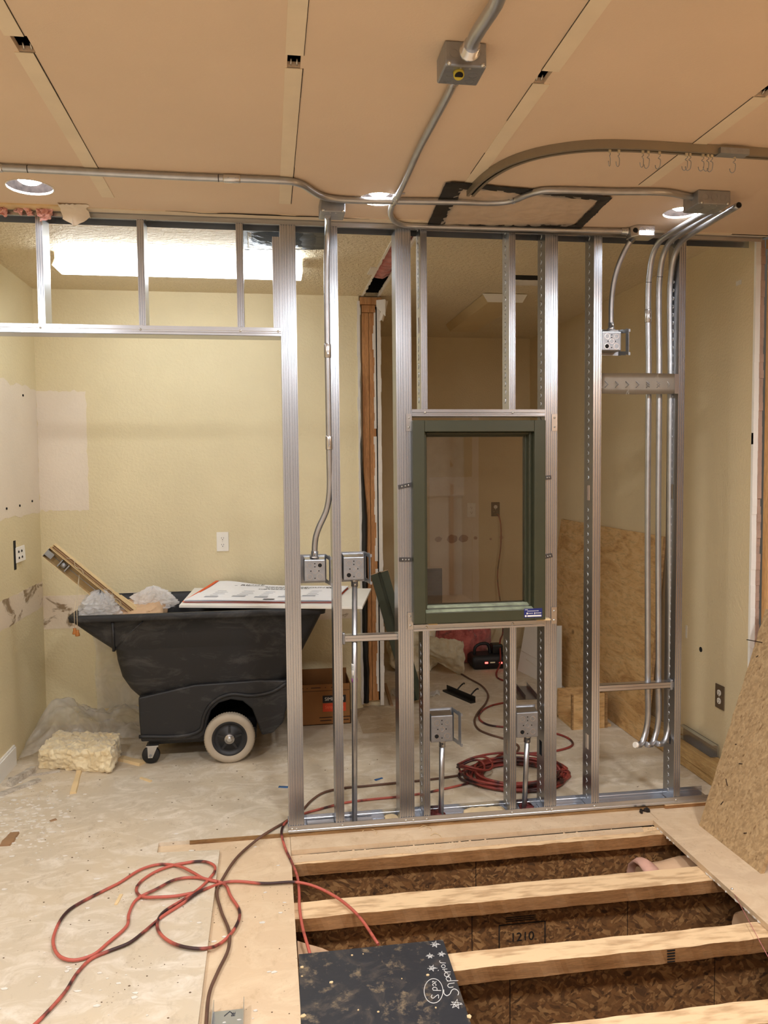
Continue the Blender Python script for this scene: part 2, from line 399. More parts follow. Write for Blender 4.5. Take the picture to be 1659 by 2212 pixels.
def plate_holes(bm, x0, x1, y0, y1, z0, z1, rects=(), circles=()):
    """horizontal plate with real holes"""
    xs = {x0, x1}; ys = {y0, y1}
    cs = [(cx - r * 1.15, cx + r * 1.15, cy - r * 1.15, cy + r * 1.15, cx, cy, r) for cx, cy, r in circles]
    for r in list(rects) + cs:
        xs |= {r[0], r[1]}; ys |= {r[2], r[3]}
    xs, ys = sorted(xs), sorted(ys)
    def quad(a, b, c, d): bm.faces.new([bm.verts.new(p) for p in (a, b, c, d)])
    for i in range(len(xs) - 1):
        for j in range(len(ys) - 1):
            mx, my = (xs[i] + xs[i + 1]) / 2, (ys[j] + ys[j + 1]) / 2
            if any(r[0] < mx < r[1] and r[2] < my < r[3] for r in list(rects) + cs): continue
            for z in (z0, z1):
                quad((xs[i], ys[j], z), (xs[i + 1], ys[j], z), (xs[i + 1], ys[j + 1], z), (xs[i], ys[j + 1], z))
    for r in rects:
        for a, b in (((r[0], r[2]), (r[1], r[2])), ((r[1], r[2]), (r[1], r[3])), ((r[1], r[3]), (r[0], r[3])), ((r[0], r[3]), (r[0], r[2]))):
            quad((*a, z0), (*b, z0), (*b, z1), (*a, z1))
    for a, b in (((x0, y0), (x1, y0)), ((x1, y0), (x1, y1)), ((x1, y1), (x0, y1)), ((x0, y1), (x0, y0))):
        quad((*a, z0), (*b, z0), (*b, z1), (*a, z1))
    for bx0, bx1, by0, by1, cx, cy, r in cs:
        hw, hh = (bx1 - bx0) / 2, (by1 - by0) / 2; N = 32
        ang = [2 * math.pi * (k + .0) / N + math.pi / 4 for k in range(N)]
        inn = [(cx + r * math.cos(a), cy + r * math.sin(a)) for a in ang]
        out = []
        for a in ang:
            m = max(abs(math.cos(a)), abs(math.sin(a))); out.append((cx + hw * math.cos(a) / m, cy + hh * math.sin(a) / m))
        # cells between the square and its neighbours are split by the other cuts, so cover the square itself
        for k in range(N):
            k2 = (k + 1) % N
            for z in (z0, z1):
                quad((*inn[k], z), (*inn[k2], z), (*out[k2], z), (*out[k], z))
            quad((*inn[k], z0), (*inn[k2], z0), (*inn[k2], z1), (*inn[k], z1))
def world_of(p):
    w = V((0, 0, 0))
    while p is not None:
        w += p.location; p = p.parent
    return w
def tag(o, label=None, cat=None, group=None, kind=None):
    if label: o['label'] = label
    if cat: o['category'] = cat
    if group: o['group'] = group
    if kind: o['kind'] = kind
    return o
def ob(name, bm, mat, parent=None, label=None, cat=None, group=None, kind=None, bevel=0, smooth=False, subsurf=0, norm=True):
    if norm: bmesh.ops.recalc_face_normals(bm, faces=bm.faces)
    me = bpy.data.meshes.new(name)
    if smooth:
        for f in bm.faces: f.smooth = True
    co = [v.co for v in bm.verts]
    if parent is not None: off = world_of(parent)
    elif kind == 'structure': off = V((0, 0, 0))
    else:
        xs = [c.x for c in co]; ys = [c.y for c in co]
        off = V(((min(xs) + max(xs)) / 2, (min(ys) + max(ys)) / 2, min(c.z for c in co)))
    bmesh.ops.translate(bm, verts=bm.verts, vec=-off)
    bm.to_mesh(me); bm.free()
    o = bpy.data.objects.new(name, me); C.objects.link(o)
    me.materials.append(M[mat] if isinstance(mat, str) else mat)
    if parent is not None: o.parent = parent
    else: o.location = off
    if bevel:
        b = o.modifiers.new('bevel', 'BEVEL'); b.width = bevel; b.segments = 2; b.limit_method = 'ANGLE'
    if subsurf:
        s = o.modifiers.new('sub', 'SUBSURF'); s.levels = s.render_levels = subsurf
    return tag(o, label, cat, group, kind)
def thing(name, label, cat, loc, group=None, kind=None):
    o = bpy.data.objects.new(name, None); C.objects.link(o); o.location = loc; o.empty_display_size = .05
    return tag(o, label, cat, group, kind)
def bxo(name, lo, hi, mat, parent=None, bevel=0, **k):
    b = B(); box(b, lo, hi); return ob(name, b, mat, parent, bevel=bevel, **k)
def text_bm(s, size, mtx, ext=.0004, font=None):
    cu = bpy.data.curves.new('t', 'FONT'); cu.body = s; cu.size = size; cu.extrude = ext; cu.align_x = 'CENTER'; cu.align_y = 'CENTER'
    o = bpy.data.objects.new('t', cu); C.objects.link(o)
    dg = bpy.context.evaluated_depsgraph_get(); me = bpy.data.meshes.new_from_object(o.evaluated_get(dg))
    bm = B(); bm.from_mesh(me); bmesh.ops.transform(bm, matrix=mtx, verts=bm.verts)
    bpy.data.objects.remove(o); bpy.data.curves.remove(cu); bpy.data.meshes.remove(me); return bm
def frame_mtx(origin, xdir, ydir):
    x = V(xdir).normalized(); y = (V(ydir) - x * x.dot(V(ydir))).normalized(); z = x.cross(y)
    return Matrix(((x.x, y.x, z.x, origin[0]), (x.y, y.y, z.y, origin[1]), (x.z, y.z, z.z, origin[2]), (0, 0, 0, 1)))
FRONT = lambda o: frame_mtx(o, (1, 0, 0), (0, 0, 1))       # text readable from the camera side (-Y)
def nz(p, s=1.0): return noise.noise(V(p) * s)
exec_order = []

# ================================================================== SETTING
YW = 3.113                      # front plane of the stud wall
YB = YW + .092                  # its back plane
ZC, ZR = 2.44, 2.50             # front ceiling, rear ceiling
LAMPS = [(-.785, 2.87, .075), (.414, 2.842, .068), (1.585, 2.852, .068)]
CUTS = [(-.551, -.514, 1.895, 1.966), (.063, .095, 1.896, 1.958), (.680, .709, 1.890, 1.955), (1.283, 1.316, 1.885, 1.950)]
b = B(); plate_holes(b, -3.5, 2.7, -2.6, 3.10, ZC, ZC + .015, CUTS, LAMPS)
ceil = ob('ceiling', b, 'ceiling', kind='structure')
for i, (x0, x1, y0, y1) in enumerate(((-.562, -.520, 0, 2.938), (.058, .100, 0, 2.932), (.680, .724, 0, 2.66), (1.283, 1.328, 0, 2.60))):
    c = CUTS[i]
    bxo('joint_strip', (x0, y0, ZC - .0022), (x1, c[2], ZC + .001), 'strip', ceil)
    bxo('joint_strip', (x0, c[3], ZC - .0022), (x1, y1, ZC + .001), 'strip', ceil)
    ex = x1 + .001 if i < 2 else x0 - .0015; sw_ = 1 if i < 2 else .55
    bb = B(); y = c[3]
    while y < y1 - .1:
        L = random.uniform(.1, .5)
        if random.random() < .6: box(bb, (ex, y, ZC - .0016), (ex + random.uniform(.0006, .0022) * sw_, min(y + L, y1), ZC + .001))
        y += L
    box(bb, (ex, y0, ZC - .0016), (ex + .0009 * sw_, c[2], ZC + .001))
    ob('seam_gap', bb, 'dark', ceil)
    # two nail ends inside the cut-out
    bb = B()
    for fx in (.3, .75):
        xx = c[0] + (c[1] - c[0]) * fx
        cyl(bb, (xx, c[3] + .004, ZC + .004), (xx, c[3] - .012, ZC + .016), .0022, 8)
    ob('nail', bb, 'screw', ceil)
# ragged white edge of the front ceiling, above the steel track
b = B(); N = 90; top = []; bot = []
for i in range(N + 1):
    x = -.66 + i * (2.60 / N)
    w = .034 + .010 * nz((x * 6, 0, 0)) + .004 * nz((x * 30, 1, 0))
    if x > 1.2: w *= .5
    top.append((x, 3.099 - max(.006, w), ZC - .003)); bot.append((x, 3.104, ZC - .003))
for i in range(N): slab(b, [top[i], top[i + 1], bot[i + 1], bot[i]], (0, 0, .004))
ob('torn_drywall_edge', b, 'strip', ceil)
b = B(); pts = []
for i in range(60):
    x = -.36 + i * .013
    pts.append((x, 3.062 + .012 * nz((x * 7, 3, 1)), ZC - .0034))
tube(b, pts, lambda t: .0016 * math.sin(math.pi * t) + .0004, 6)
ob('crack', b, 'dark', ceil)
b = B()
def flapf(u, v):
    x = -.735 + .10 * u; y = 3.02 + .075 * v
    return V((x + .02 * nz((u * 3, v * 3, 5)), y, ZC - .002 - .055 * (v ** 2) * (0.35 + .65 * abs(math.sin(u * 3.0 + .4))) - .01 * abs(nz((u * 8, v * 8, 0)))))
grid(b, flapf, 14, 8)
fl = ob('torn_paper_flap', b, 'pale', ceil, norm=False)
b = B()
for k in range(5):
    x = (-.94, -.885, -.85, -.80, -.785)[k]; rr = (.010, .007, .008, .014, .010)[k]
    bmesh.ops.create_icosphere(b, subdivisions=4, radius=rr, matrix=Matrix.Translation((x, 3.088, ZC - .008 - rr * .6)) @ Matrix.Diagonal((1.3, 1, 1.5, 1)))
for v in b.verts: v.co += V((nz(v.co * 130), nz(v.co * 130 + V((9, 0, 0))), nz(v.co * 110 + V((0, 9, 0))))) * .017
ob('pink_insulation_tuft', b, plain('pale_pink_wool', (226, 176, 170), 1.0), ceil, kind='stuff')
bxo('exposed_lath', (-1.35, 3.045, ZC - .006), (-.72, 3.10, ZC), 'shim', ceil)

b = B(); plate_holes(b, -1.45, 2.25, 3.101, 6.25, ZR, ZR + .02, [(.575, .675, 3.24, 4.69)])
ceil2 = ob('ceiling', b, 'ceiling_tex', kind='structure')
b = B(); plate_holes(b, -3.5, 2.7, 3.09, 3.112, ZC, ZR + .02)
ob('ceiling_step', b, 'drywall', ceil2)
bxo('attic_light_block', (-3.6, -2.7, 2.80), (2.8, 6.4, 2.83), 'soil', ceil2)  # unseen dark lid added over the ceiling to keep world light out
# pink insulation in the ceiling slot where the old wall was taken out
b = B()
grid(b, lambda u, v: V((.55 + .15 * u, 3.3 + 1.02 * v, ZR + .045 - .03 * math.sin(math.pi * u) + .018 * nz((u * 5, v * 26, 0)))), 10, 60)
ob('slot_insulation', b, 'pink', ceil2, smooth=True, norm=False)
for x, s in ((.570, -1), (.678, 1)):
    b = B(); Np = 40
    for i in range(Np):
        y0 = 3.24 + i * (1.45 / Np); y1 = y0 + 1.45 / Np
        w = .011 + .007 * nz((y0 * 18, s, 0))
        box(b, (min(x, x + s * -w), y0, ZR - .004), (max(x, x - s * w), y1, ZR + .012))
    ob('ragged_drywall_edge', b, 'drywall', ceil2)
bxo('drywall_scrap', (.538, 4.02, ZR - .006), (.572, 4.16, ZR + .004), 'drywall', ceil2)
# open slot in the rear ceiling of the right room
pa, pb = PZ(1113, 594, ZR), PZ(1170, 606, ZR)
b = B(); slab(b, [(pa.x, pb.y, ZR - .001), (pb.x, pb.y, ZR - .001), (pb.x, pa.y, ZR - .001), (pa.x, pa.y, ZR - .001)], (0, 0, .002))
ob('torn_hole', b, 'dark', ceil2)
b = B(); grid(b, lambda u, v: V((pa.x + (pb.x - pa.x) * u, pb.y - .01 + .12 * v + .01 * nz((u * 9, v, 2)), ZR - .002 - .012 * math.sin(math.pi * v))), 12, 4)
ob('torn_paper_flap', b, 'drywall', ceil2, norm=False)

wl = bxo('wall_left', (-1.41, 3.215, -.02), (-1.29, 4.80, ZR), 'cream', kind='structure')
wb = bxo('wall_back', (-1.29, 4.70, -.02), (.556, 4.80, ZR), 'cream', kind='structure')
def ragged(pts_a, pts_b): return pts_a + pts_b[::-1]
def patch(parent, name, mat, pt, u0, u1, v0, v1, n=26, amp=.012, seed=0):
    """thin layer with ragged outline lying on a wall; pt(u,v,h) -> point at height h off the wall"""
    out = []
    for i in range(n): out.append((u0 + (u1 - u0) * i / n, v0 + amp * nz((i * .45, seed, 0))))
    for i in range(n): out.append((u1 + amp * .5 * nz((i * .5, seed, 3)), v0 + (v1 - v0) * i / n))
    for i in range(n): out.append((u1 + (u0 - u1) * i / n, v1 + amp * nz((i * .4, seed, 6))))
    for i in range(n): out.append((u0 + amp * .5 * nz((i * .5, seed, 9)), v1 + (v0 - v1) * i / n))
    bm = B(); slab(bm, [pt(u, v, .0012) for u, v in out], pt(0, 0, .0) - pt(0, 0, .0012))
    return ob(name, bm, mat, parent)
onback = lambda u, v, h: V((u, 4.70 - h, v))
onleft = lambda u, v, h: V((-1.29 + h, u, v))
patch(wb, 'bare_primer_patch', 'pale', onback, -1.289, PY(188, 950, 4.7).x, PY(130, 1103, 4.7).z, PY(130, 845, 4.7).z, seed=1, amp=.016)
patch(wl, 'bare_primer_patch', 'pale', onleft, 3.4, 4.699, 1.24, 1.93, seed=2, amp=.03)
patch(wb, 'adhesive_band', 'smear', onback, -1.289, .52, PY(300, 1352, 4.7).z, PY(300, 1281, 4.7).z, seed=3)
patch(wl, 'adhesive_band', 'smear', onleft, 3.4, 4.699, .70, .845, seed=4)
b = B()
for y, z in [(4.05, 1.90), (4.45, 1.88), (4.12, 1.29), (4.33, 1.295), (4.55, 1.31)]:
    cyl(b, (-1.2895, y, z), (-1.284, y, z), .006, 8)
ob('anchor_hole', b, 'dark', wl, kind='stuff')
b = B(); box(b, (-1.29, 3.3, 0), (-1.276, 4.1, .09)); box(b, (-1.29, 3.3, .09), (-1.281, 4.1, .10))
ob('baseboard_left', b, 'white', kind='structure')

# partition whose cut end faces the camera: drywall, two studs, plate, vapour barrier
wm = bxo('wall_middle', (.560, 4.72, -.02), (.686, 6.10, ZR), 'cream_dim', kind='structure')
b = B(); Np = 60
for i in range(Np):
    z0 = .03 + i * 2.44 / Np; w = .010 * nz((z0 * 9, 0, 4)) + .006 * nz((z0 * 40, 0, 4))
    box(b, (.545 + min(0, w), 4.690, z0), (.560 + max(0, w * .5), 4.73, z0 + 2.44 / Np))
ob('torn_drywall_left', b, 'drywall', wm)
bxo('stud', (.572, 4.692, .05), (.612, 4.76, 2.40), 'stud', wm, .002)
bxo('stud', (.614, 4.690, .05), (.652, 4.76, 2.40), 'stud', wm, .002)
bxo('top_plate', (.572, 4.685, 2.402), (.652, 4.76, 2.445), 'stud', wm, .002)
bxo('top_plate', (.560, 4.675, 2.447), (.690, 4.76, 2.49), 'stud', wm, .002)
b = B()
for i in range(50):
    z0 = .06 + i * 2.36 / 50; w = .012 + .016 * max(-.4, nz((z0 * 7, 2, 4)))
    if i % 17 == 0: continue
    box(b, (.652 - w, 4.6875, z0), (.654, 4.692, z0 + 2.36 / 50))
ob('dried_compound_drips', b, 'drywall', wm)
b = B()
for i in range(Np):
    z0 = .02 + i * 2.44 / Np; w = .005 * nz((z0 * 12, 6, 4)) + (.012 * abs(nz((z0 * 50, 6, 4))) if z0 < .5 else 0)
    box(b, (.662, 4.685, z0), (.684 + w, 4.73, z0 + 2.44 / Np))
ob('torn_drywall_right', b, 'drywall', wm)
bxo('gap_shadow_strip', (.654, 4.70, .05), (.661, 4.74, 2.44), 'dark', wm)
b = B()
def vb(u, v):
    z = .04 + 2.0 * v
    x = .556 + .006 * nz((v * 6, 0, 0)) + (.034 * min(1, max(0, (1.75 - z) / .6))) * u
    return V((x + .004 * nz((u, v * 25, 3)), 4.688 - .03 * abs(math.sin(math.pi * u)) * (.5 + .5 * nz((v * 14, u * 2, 1))) - .004, z))
grid(b, vb, 10, 90)
ob('vapour_barrier', b, 'black', wm, norm=False, label='black plastic vapour barrier strip hanging at the cut wall end')
b = B()
grid(b, lambda u, v: V((.70 + .03 * u - .03 * v, 4.68 - .02 * math.sin(3 * u), 2.47 - .12 * v - .01 * nz((u * 5, v * 5, 0)))), 6, 8)
grid(b, lambda u, v: V((.655 + .05 * u, 4.66 - .03 * u, 2.47 - .04 * v * (1 - u) - .1 * v * u)), 6, 6)
ob('torn_paper_flap', b, 'drywall', wm, norm=False)
# rubble and stripped footing below it
b = B()
def foot(u, v):
    return V((.50 + .26 * u, 4.25 + .46 * v, .001 + .012 * max(0, math.sin(math.pi * u)) * v ** 2 * (1 + .6 * nz((u * 6, v * 9, 0)))))
grid(b, foot, 16, 20); ob('plaster_rubble_footing', b, 'floor_r', wm, smooth=True, norm=False)

wr = bxo('wall_right', (2.10, 3.165, -.02), (2.118, 6.10, ZR), 'cream_dim', kind='structure')
b = B(); Np = 70
for i in range(Np):
    z0 = .0 + i * 2.44 / Np; w = .0045 * nz((z0 * 12, 6, 8))
    box(b, (2.0985, 3.152 + w, z0), (2.121, 3.166, z0 + 2.44 / Np))
ob('drywall_cut_edge', b, 'white', wr)
b = B()
for i in range(Np):
    z0 = .0 + i * 2.44 / Np; w = .009 * nz((z0 * 16, 6, 12))
    box(b, (2.121, 3.148 + w, z0), (2.138, 3.18, z0 + 2.44 / Np))
ob('gypsum_core_edge', b, 'gypsum', wr)
b = B(); cyl(b, (2.1, PX(1514, 1403, 2.1).y, PX(1514, 1403, 2.1).z), (2.0985, PX(1514, 1403, 2.1).y, PX(1514, 1403, 2.1).z), .013, 14)
ob('gouge_hole', b, 'dark', wr)
b = B()
p = PX(1482, 1363, 2.1); box(b, (2.0985, p.y - .012, p.z - .035), (2.1, p.y + .004, p.z + .03))
p = PX(1596, 610, 2.1); box(b, (2.0985, p.y - .02, p.z - .012), (2.1, p.y + .02, p.z + .008))
p = PX(1625, 945, 2.1); box(b, (2.0985, p.y - .01, p.z - .03), (2.1, p.y + .006, p.z + .02))
ob('paint_chip', b, 'drywall', wr)
we = bxo('wall_east', (2.24, -2.6, -.3), (2.26, 3.17, ZC), 'osb', kind='structure')
for k, y in enumerate((3.10, 2.72, 2.32, 1.92, 1.5, 1.1, .7)):
    bxo('stud', (2.142, y, .0), (2.24, y + .04, ZC - .04), 'stud_r', we, .002)
bxo('top_plate', (2.142, 0.3, ZC - .04), (2.24, 3.15, ZC), 'stud_r', we, .002)
bxo('sole_plate', (2.142, 0.3, -.014), (2.24, 3.099, .0), 'stud_r', we)
rear = bxo('wall_rear', (.5, 6.10, -.02), (2.2, 6.2, ZR), 'cream_dim', kind='structure')
for px0, px1, y0, y1 in ((1020, 1034, 1, 1),):
    patch(rear, 'joint_compound_band', 'pale', lambda u, v, h: V((u, 6.10 - h, v)), PY(px0, 1100, 6.1).x, PY(px1, 1100, 6.1).x, .1, 1.9, seed=px0, amp=.01)
patch(rear, 'bare_primer_patch', 'pale', lambda u, v, h: V((u, 6.1 - h, v)), 1.27, PY(1022, 1100, 6.1).x - .01, .1, PY(950, 1031, 6.1).z, seed=21)
for cx, cy, rr in ((947, 1165, .028), (977, 1164, .042), (1001, 1163, .038), (1027, 1162, .016), (1060, 1164, .012), (1083, 1161, .018)):
    p = PY(cx, cy, 6.1); bm = B()
    out = [(p.x + rr * (1 + .25 * nz((math.cos(a) * 2, math.sin(a) * 2, cx))) * math.cos(a), 6.0985, p.z + rr * .8 * (1 + .3 * nz((math.cos(a) * 2, math.sin(a) * 2, cy))) * math.sin(a)) for a in [2 * math.pi * k / 22 for k in range(22)]]
    slab(bm, out, (0, .001, 0)); ob('glue_spot', bm, 'gypsum', rear)
bxo('wall_west', (-3.5, -2.6, -.3), (-3.4, 3.2, ZC), 'cream', kind='structure')
bxo('wall_south', (-3.5, -2.7, -.3), (2.7, -2.6, ZC), 'drywall', kind='structure')
ws = bpy.data.objects['wall_south']
for k in range(8): bxo('stud', (-.2 + k * .38, -2.6, 0), (-.16 + k * .38, -2.51, ZC), 'stud', ws)
b = B(); grid(b, lambda u, v: V((-.2 + 2.9 * u, -2.505 + .02 * nz((u * 20, v * 8, 0)), 1.15 + 1.2 * v)), 60, 24); ob('insulation_film', b, 'bag', ws, norm=False)
b = B(); grid(b, lambda u, v: V((-.2 + 2.9 * u, -2.56 + .02 * nz((u * 20, v * 8, 0)), 1.15 + 1.2 * v)), 10, 6); ob('insulation', b, 'white', ws, norm=False)
bxo('wall_north', (-3.4, 3.125, -.02), (-1.30, 3.214, ZR), 'cream', kind='structure')

# ---------------------------------------------------------------- floor
fl = bxo('floor', (-3.5, 3.122, -.03), (2.24, 6.2, 0), 'floor', kind='structure')
def poly_slab(name, pts, z0, z1, mat, parent=fl, **k):
    bm = B(); slab(bm, [(x, y, z0) for x, y in pts], (0, 0, z1 - z0)); return ob(name, bm, mat, parent, **k)
ZL = -.016
sx = lambda y: -.209 + .003 * (3.02 - y)
poly_slab('subfloor_top_sheet', [(-3.4, -2.6), (-.206, -2.6), (-.209, 3.022), (-.30, 3.03), (-.447, 3.04), (-.452, 3.122), (-3.4, 3.122)], ZL, 0, 'floor')
poly_slab('subfloor_panel', [(-.4, -2.6), (.064, -2.6), (.064, 3.003), (.064, 3.1215), (-.455, 3.1215), (-.455, 3.0)], ZL - .02, ZL, 'panel')
poly_slab('subfloor_panel', [(.0655, 3.004), (1.60, 3.012), (1.60, 3.122), (.0655, 3.122)], ZL - .02, ZL, 'panel')
poly_slab('subfloor_panel', [(1.577, -2.6), (2.24, -2.6), (2.24, 3.165), (1.601, 3.165), (1.601, 3.012), (1.577, 3.012)], ZL - .019, ZL + .001, 'panel')
poly_slab('subfloor_panel', [(.0655, -2.6), (1.5755, -2.6), (1.5755, 1.2), (.0655, 1.2)], ZL - .02, ZL, 'panel')
b = B(); box(b, (-.332, 3.117, ZL), (1.95, 3.1225, -.0005))
ob('plywood_edge', b, 'ply_edge', fl)
b = B()      # ragged splintered edges along the right hand panel
for i in range(70):
    y = 2.98 - i * .026; L = random.uniform(.008, .03)
    if random.random() < .6: slab(b, [(1.577, y, ZL - .018), (1.577 - random.uniform(.002, .006), y - L / 2, ZL - .019), (1.577, y - L, ZL - .018)], (0, 0, .004))
ob('edge_splinters', b, 'drywall', fl, kind='stuff')
bxo('crawl_space_ground', (-1.2, -2.6, -.82), (2.7, 3.4, -.8), 'soil', fl)
bxo('crawl_space_wall', (-.9, 3.13, -.8), (2.7, 3.16, -.04), 'soil', fl)

# floor joists in the opening
def joist(name_label, y0, y1, x0=.0, x1=1.98, ztop=-.036):
    fb = B(); N = 120
    pr = []
    for i in range(N + 1):
        x = x0 + (x1 - x0) * i / N
        j = .004 * nz((x * 9, y0 * 7, 0)) + .0025 * nz((x * 40, y0 * 7, 0)); k = .005 * nz((x * 14, y0 * 3, 4))
        pr.append([(x, y0 + j, ztop - .046), (x, y1, ztop - .046), (x, y1 + k, ztop), (x, y0 + k + .001, ztop + j * .5)])
    loft(fb, pr, True, True, False)
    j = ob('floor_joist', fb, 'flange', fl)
    yc = (y0 + y1) / 2
    bb = B(); x = x0; first = True
    while x < x1:
        L = random.uniform(.55, .8); e = min(x1, x + L)
        box(bb, (x + .0015, yc - .006, ztop - .26), (e - .0015, yc + .006, ztop - .046)); x = e
    ob('web', bb, 'web', j)
    bxo('web_joint_shadow', (x0, yc - .004, ztop - .26), (x1, yc + .004, ztop - .046), 'dark', j)
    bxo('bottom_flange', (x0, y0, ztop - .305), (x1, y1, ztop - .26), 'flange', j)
    return j
J = [joist('', 2.925, 3.0), joist('', 2.562, 2.665), joist('', 2.213, 2.298), joist('', 1.862, 1.952), joist('', 1.5, 1.59), joist('', 1.2, 1.28)]
# finger joint step and stamps on the joists
b = B()
xj = PZ(1440, 2030, -.036).x
for k in range(5): box(b, (xj - .022, 2.2105, -.040 - k * .009 - .004), (xj + .004, 2.2135, -.040 - k * .009))
ob('finger_joint', b, 'dark', J[2])
pw = PY(1127, 2010, 2.612); b = text_bm('1210', .045, FRONT((pw.x, 2.606, pw.z - .02)), .0003)
st = [(-.085, -.05), (.085, -.05), (.085, .05), (-.085, .05)]
for i in range(4):
    a, c = st[i], st[(i + 1) % 4]
    tube(b, [(pw.x + a[0], 2.6065, pw.z - .02 + a[1]), (pw.x + c[0], 2.6065, pw.z - .02 + c[1])], .0018, 6)
for k in range(3): box(b, (pw.x - .06, 2.606, pw.z + .04 + k * .007), (pw.x + .05, 2.607, pw.z + .043 + k * .007))
ob('stamp_mark', b, 'dark', J[1])
b = B()
for i in range(150):                       # sawdust and plaster on the far flange
    x = random.uniform(.07, 1.57); y = 2.94 + .06 * random.random() ** .6; r = random.uniform(.0015, .005)
    slab(b, [(x + r * math.cos(a) * random.uniform(.6, 1.4), y + r * math.sin(a) * random.uniform(.6, 1.2), -.0365) for a in (0, 1.4, 2.7, 4.2, 5.3)], (0, 0, random.uniform(.002, .006)))
ob('plaster_crumbs', b, 'panel', J[0], kind='stuff')
b = B()
slab(b, [(x, y, -.036) for x, y in [(.068, 2.995)] + [(.068 + .06 * i, 2.936 + .02 * nz((i * .7, 0, 5)) + i * .0009) for i in range(25)] + [(1.52, 2.998)]], (0, 0, .003))
ob('dust_layer', b, 'panel', J[0])

def lump(name, quad, h, mat, parent=None, amp=.02, freq=9, n=(26, 14), round_=.25, z0=0.0, **k):
    """closed cushion on a ground quad (a,b,c,d anticlockwise), noise displaced"""
    a, bb_, c, d = [V(q) for q in quad]; bm = B(); seed = k.pop('seed', 0)
    def pt(u, v, w):
        p = a.lerp(bb_, u).lerp(d.lerp(c, u), v); p.z += h * w; return p
    nu, nv, nw = n[0], n[1], max(3, int(n[1] * .6))
    verts = {}
    def vert(i, j, w):
        key = (i, j, w)
        if key not in verts:
            u, v, t = i / nu, j / nv, w / nw
            cu, cv, cw = u - .5, v - .5, t - .5
            e = (abs(2 * cu) ** 8 + abs(2 * cv) ** 8 + abs(2 * cw) ** 8) ** (1 / 8)
            s = 1 - round_ * max(0, (abs(2 * cu) ** 4 + abs(2 * cv) ** 4 + abs(2 * cw) ** 4) - 1) * .35
            p = pt(.5 + cu * s, .5 + cv * s, .5 + cw * s)
            q = p * freq + V((seed, seed * 2, 0))
            p += V((nz(q), nz(q + V((31, 0, 0))), nz(q + V((0, 31, 0))))) * amp
            q2 = q * 3.7; p += V((nz(q2), nz(q2 + V((31, 0, 0))), nz(q2 + V((0, 31, 0))))) * amp * .6
            p.z = max(p.z, a.z + z0 + (.0 if t == 0 else .001))
            verts[key] = bm.verts.new(p)
        return verts[key]
    def face(l):
        f = bm.faces.new(l); f.smooth = True
    for i in range(nu):
        for j in range(nv):
            face((vert(i, j, 0), vert(i, j + 1, 0), vert(i + 1, j + 1, 0), vert(i + 1, j, 0)))
            face((vert(i, j, nw), vert(i + 1, j, nw), vert(i + 1, j + 1, nw), vert(i, j + 1, nw)))
    for w in range(nw):
        for i in range(nu):
            face((vert(i, 0, w), vert(i + 1, 0, w), vert(i + 1, 0, w + 1), vert(i, 0, w + 1)))
            face((vert(i + 1, nv, w), vert(i, nv, w), vert(i, nv, w + 1), vert(i + 1, nv, w + 1)))
        for j in range(nv):
            face((vert(0, j + 1, w), vert(0, j, w), vert(0, j, w + 1), vert(0, j + 1, w + 1)))
            face((vert(nu, j, w), vert(nu, j + 1, w), vert(nu, j + 1, w + 1), vert(nu, j, w + 1)))
    return ob(name, bm, mat, parent, **k)
def kraft_roll(xs, y0, y1, label, r=.11):
    bm = B()
    rr = []
    for i in range(13):
        t = i / 12; x = xs + .42 * t
        s = r * (1 - .35 * (1 - t) ** 3)
        rr.append([(x + .008 * nz((a * 2, t * 5, 0)), (y0 + y1) / 2 + (y1 - y0) / 2 * .97 * math.cos(a), -.175 + s * math.sin(a) * (1 + .12 * nz((math.cos(a) * 2, t * 6, y0)))) for a in [2 * math.pi * k / 26 for k in range(26)]])
    loft(bm, rr, True, True)
    t = ob('insulation_roll', bm, 'kraft', label=label, cat='insulation')
    return t
r1 = kraft_roll(1.43, 2.69, 2.90, 'pinkish paper faced insulation roll in the farthest floor bay', .105)
bm = B(); rr = []
for i in range(9):
    a = math.pi * (i / 8) * 1.1 - .2
    rr.append([V((1.43 + .03 * math.cos(t) + .02 * nz((i, t, 0)), 2.79 + (.100 + .010 * math.sin(t)) * math.cos(a), -.175 + (.100 + .012 * math.sin(t)) * math.sin(a))) for t in [2 * math.pi * k / 10 for k in range(10)]])
loft(bm, rr, True, True); ob('torn_paper_edge', bm, plain('pinkish_torn_paper', (204, 160, 142), .8, var=.2), r1)
kraft_roll(1.63, 2.33, 2.53, 'kraft paper faced insulation roll in the second floor bay', .11)
bm = B()
grid(bm, lambda u, v: V((.07 + .28 * u, 2.345 + .16 * v, -.075 - .10 * u * v - .05 * u ** 2 + .012 * nz((u * 4, v * 4, 3)))), 14, 10)
ob('insulation_scrap', bm, 'kraft', label='light kraft paper scrap beyond the black sheet in the floor bay', cat='insulation', norm=False)

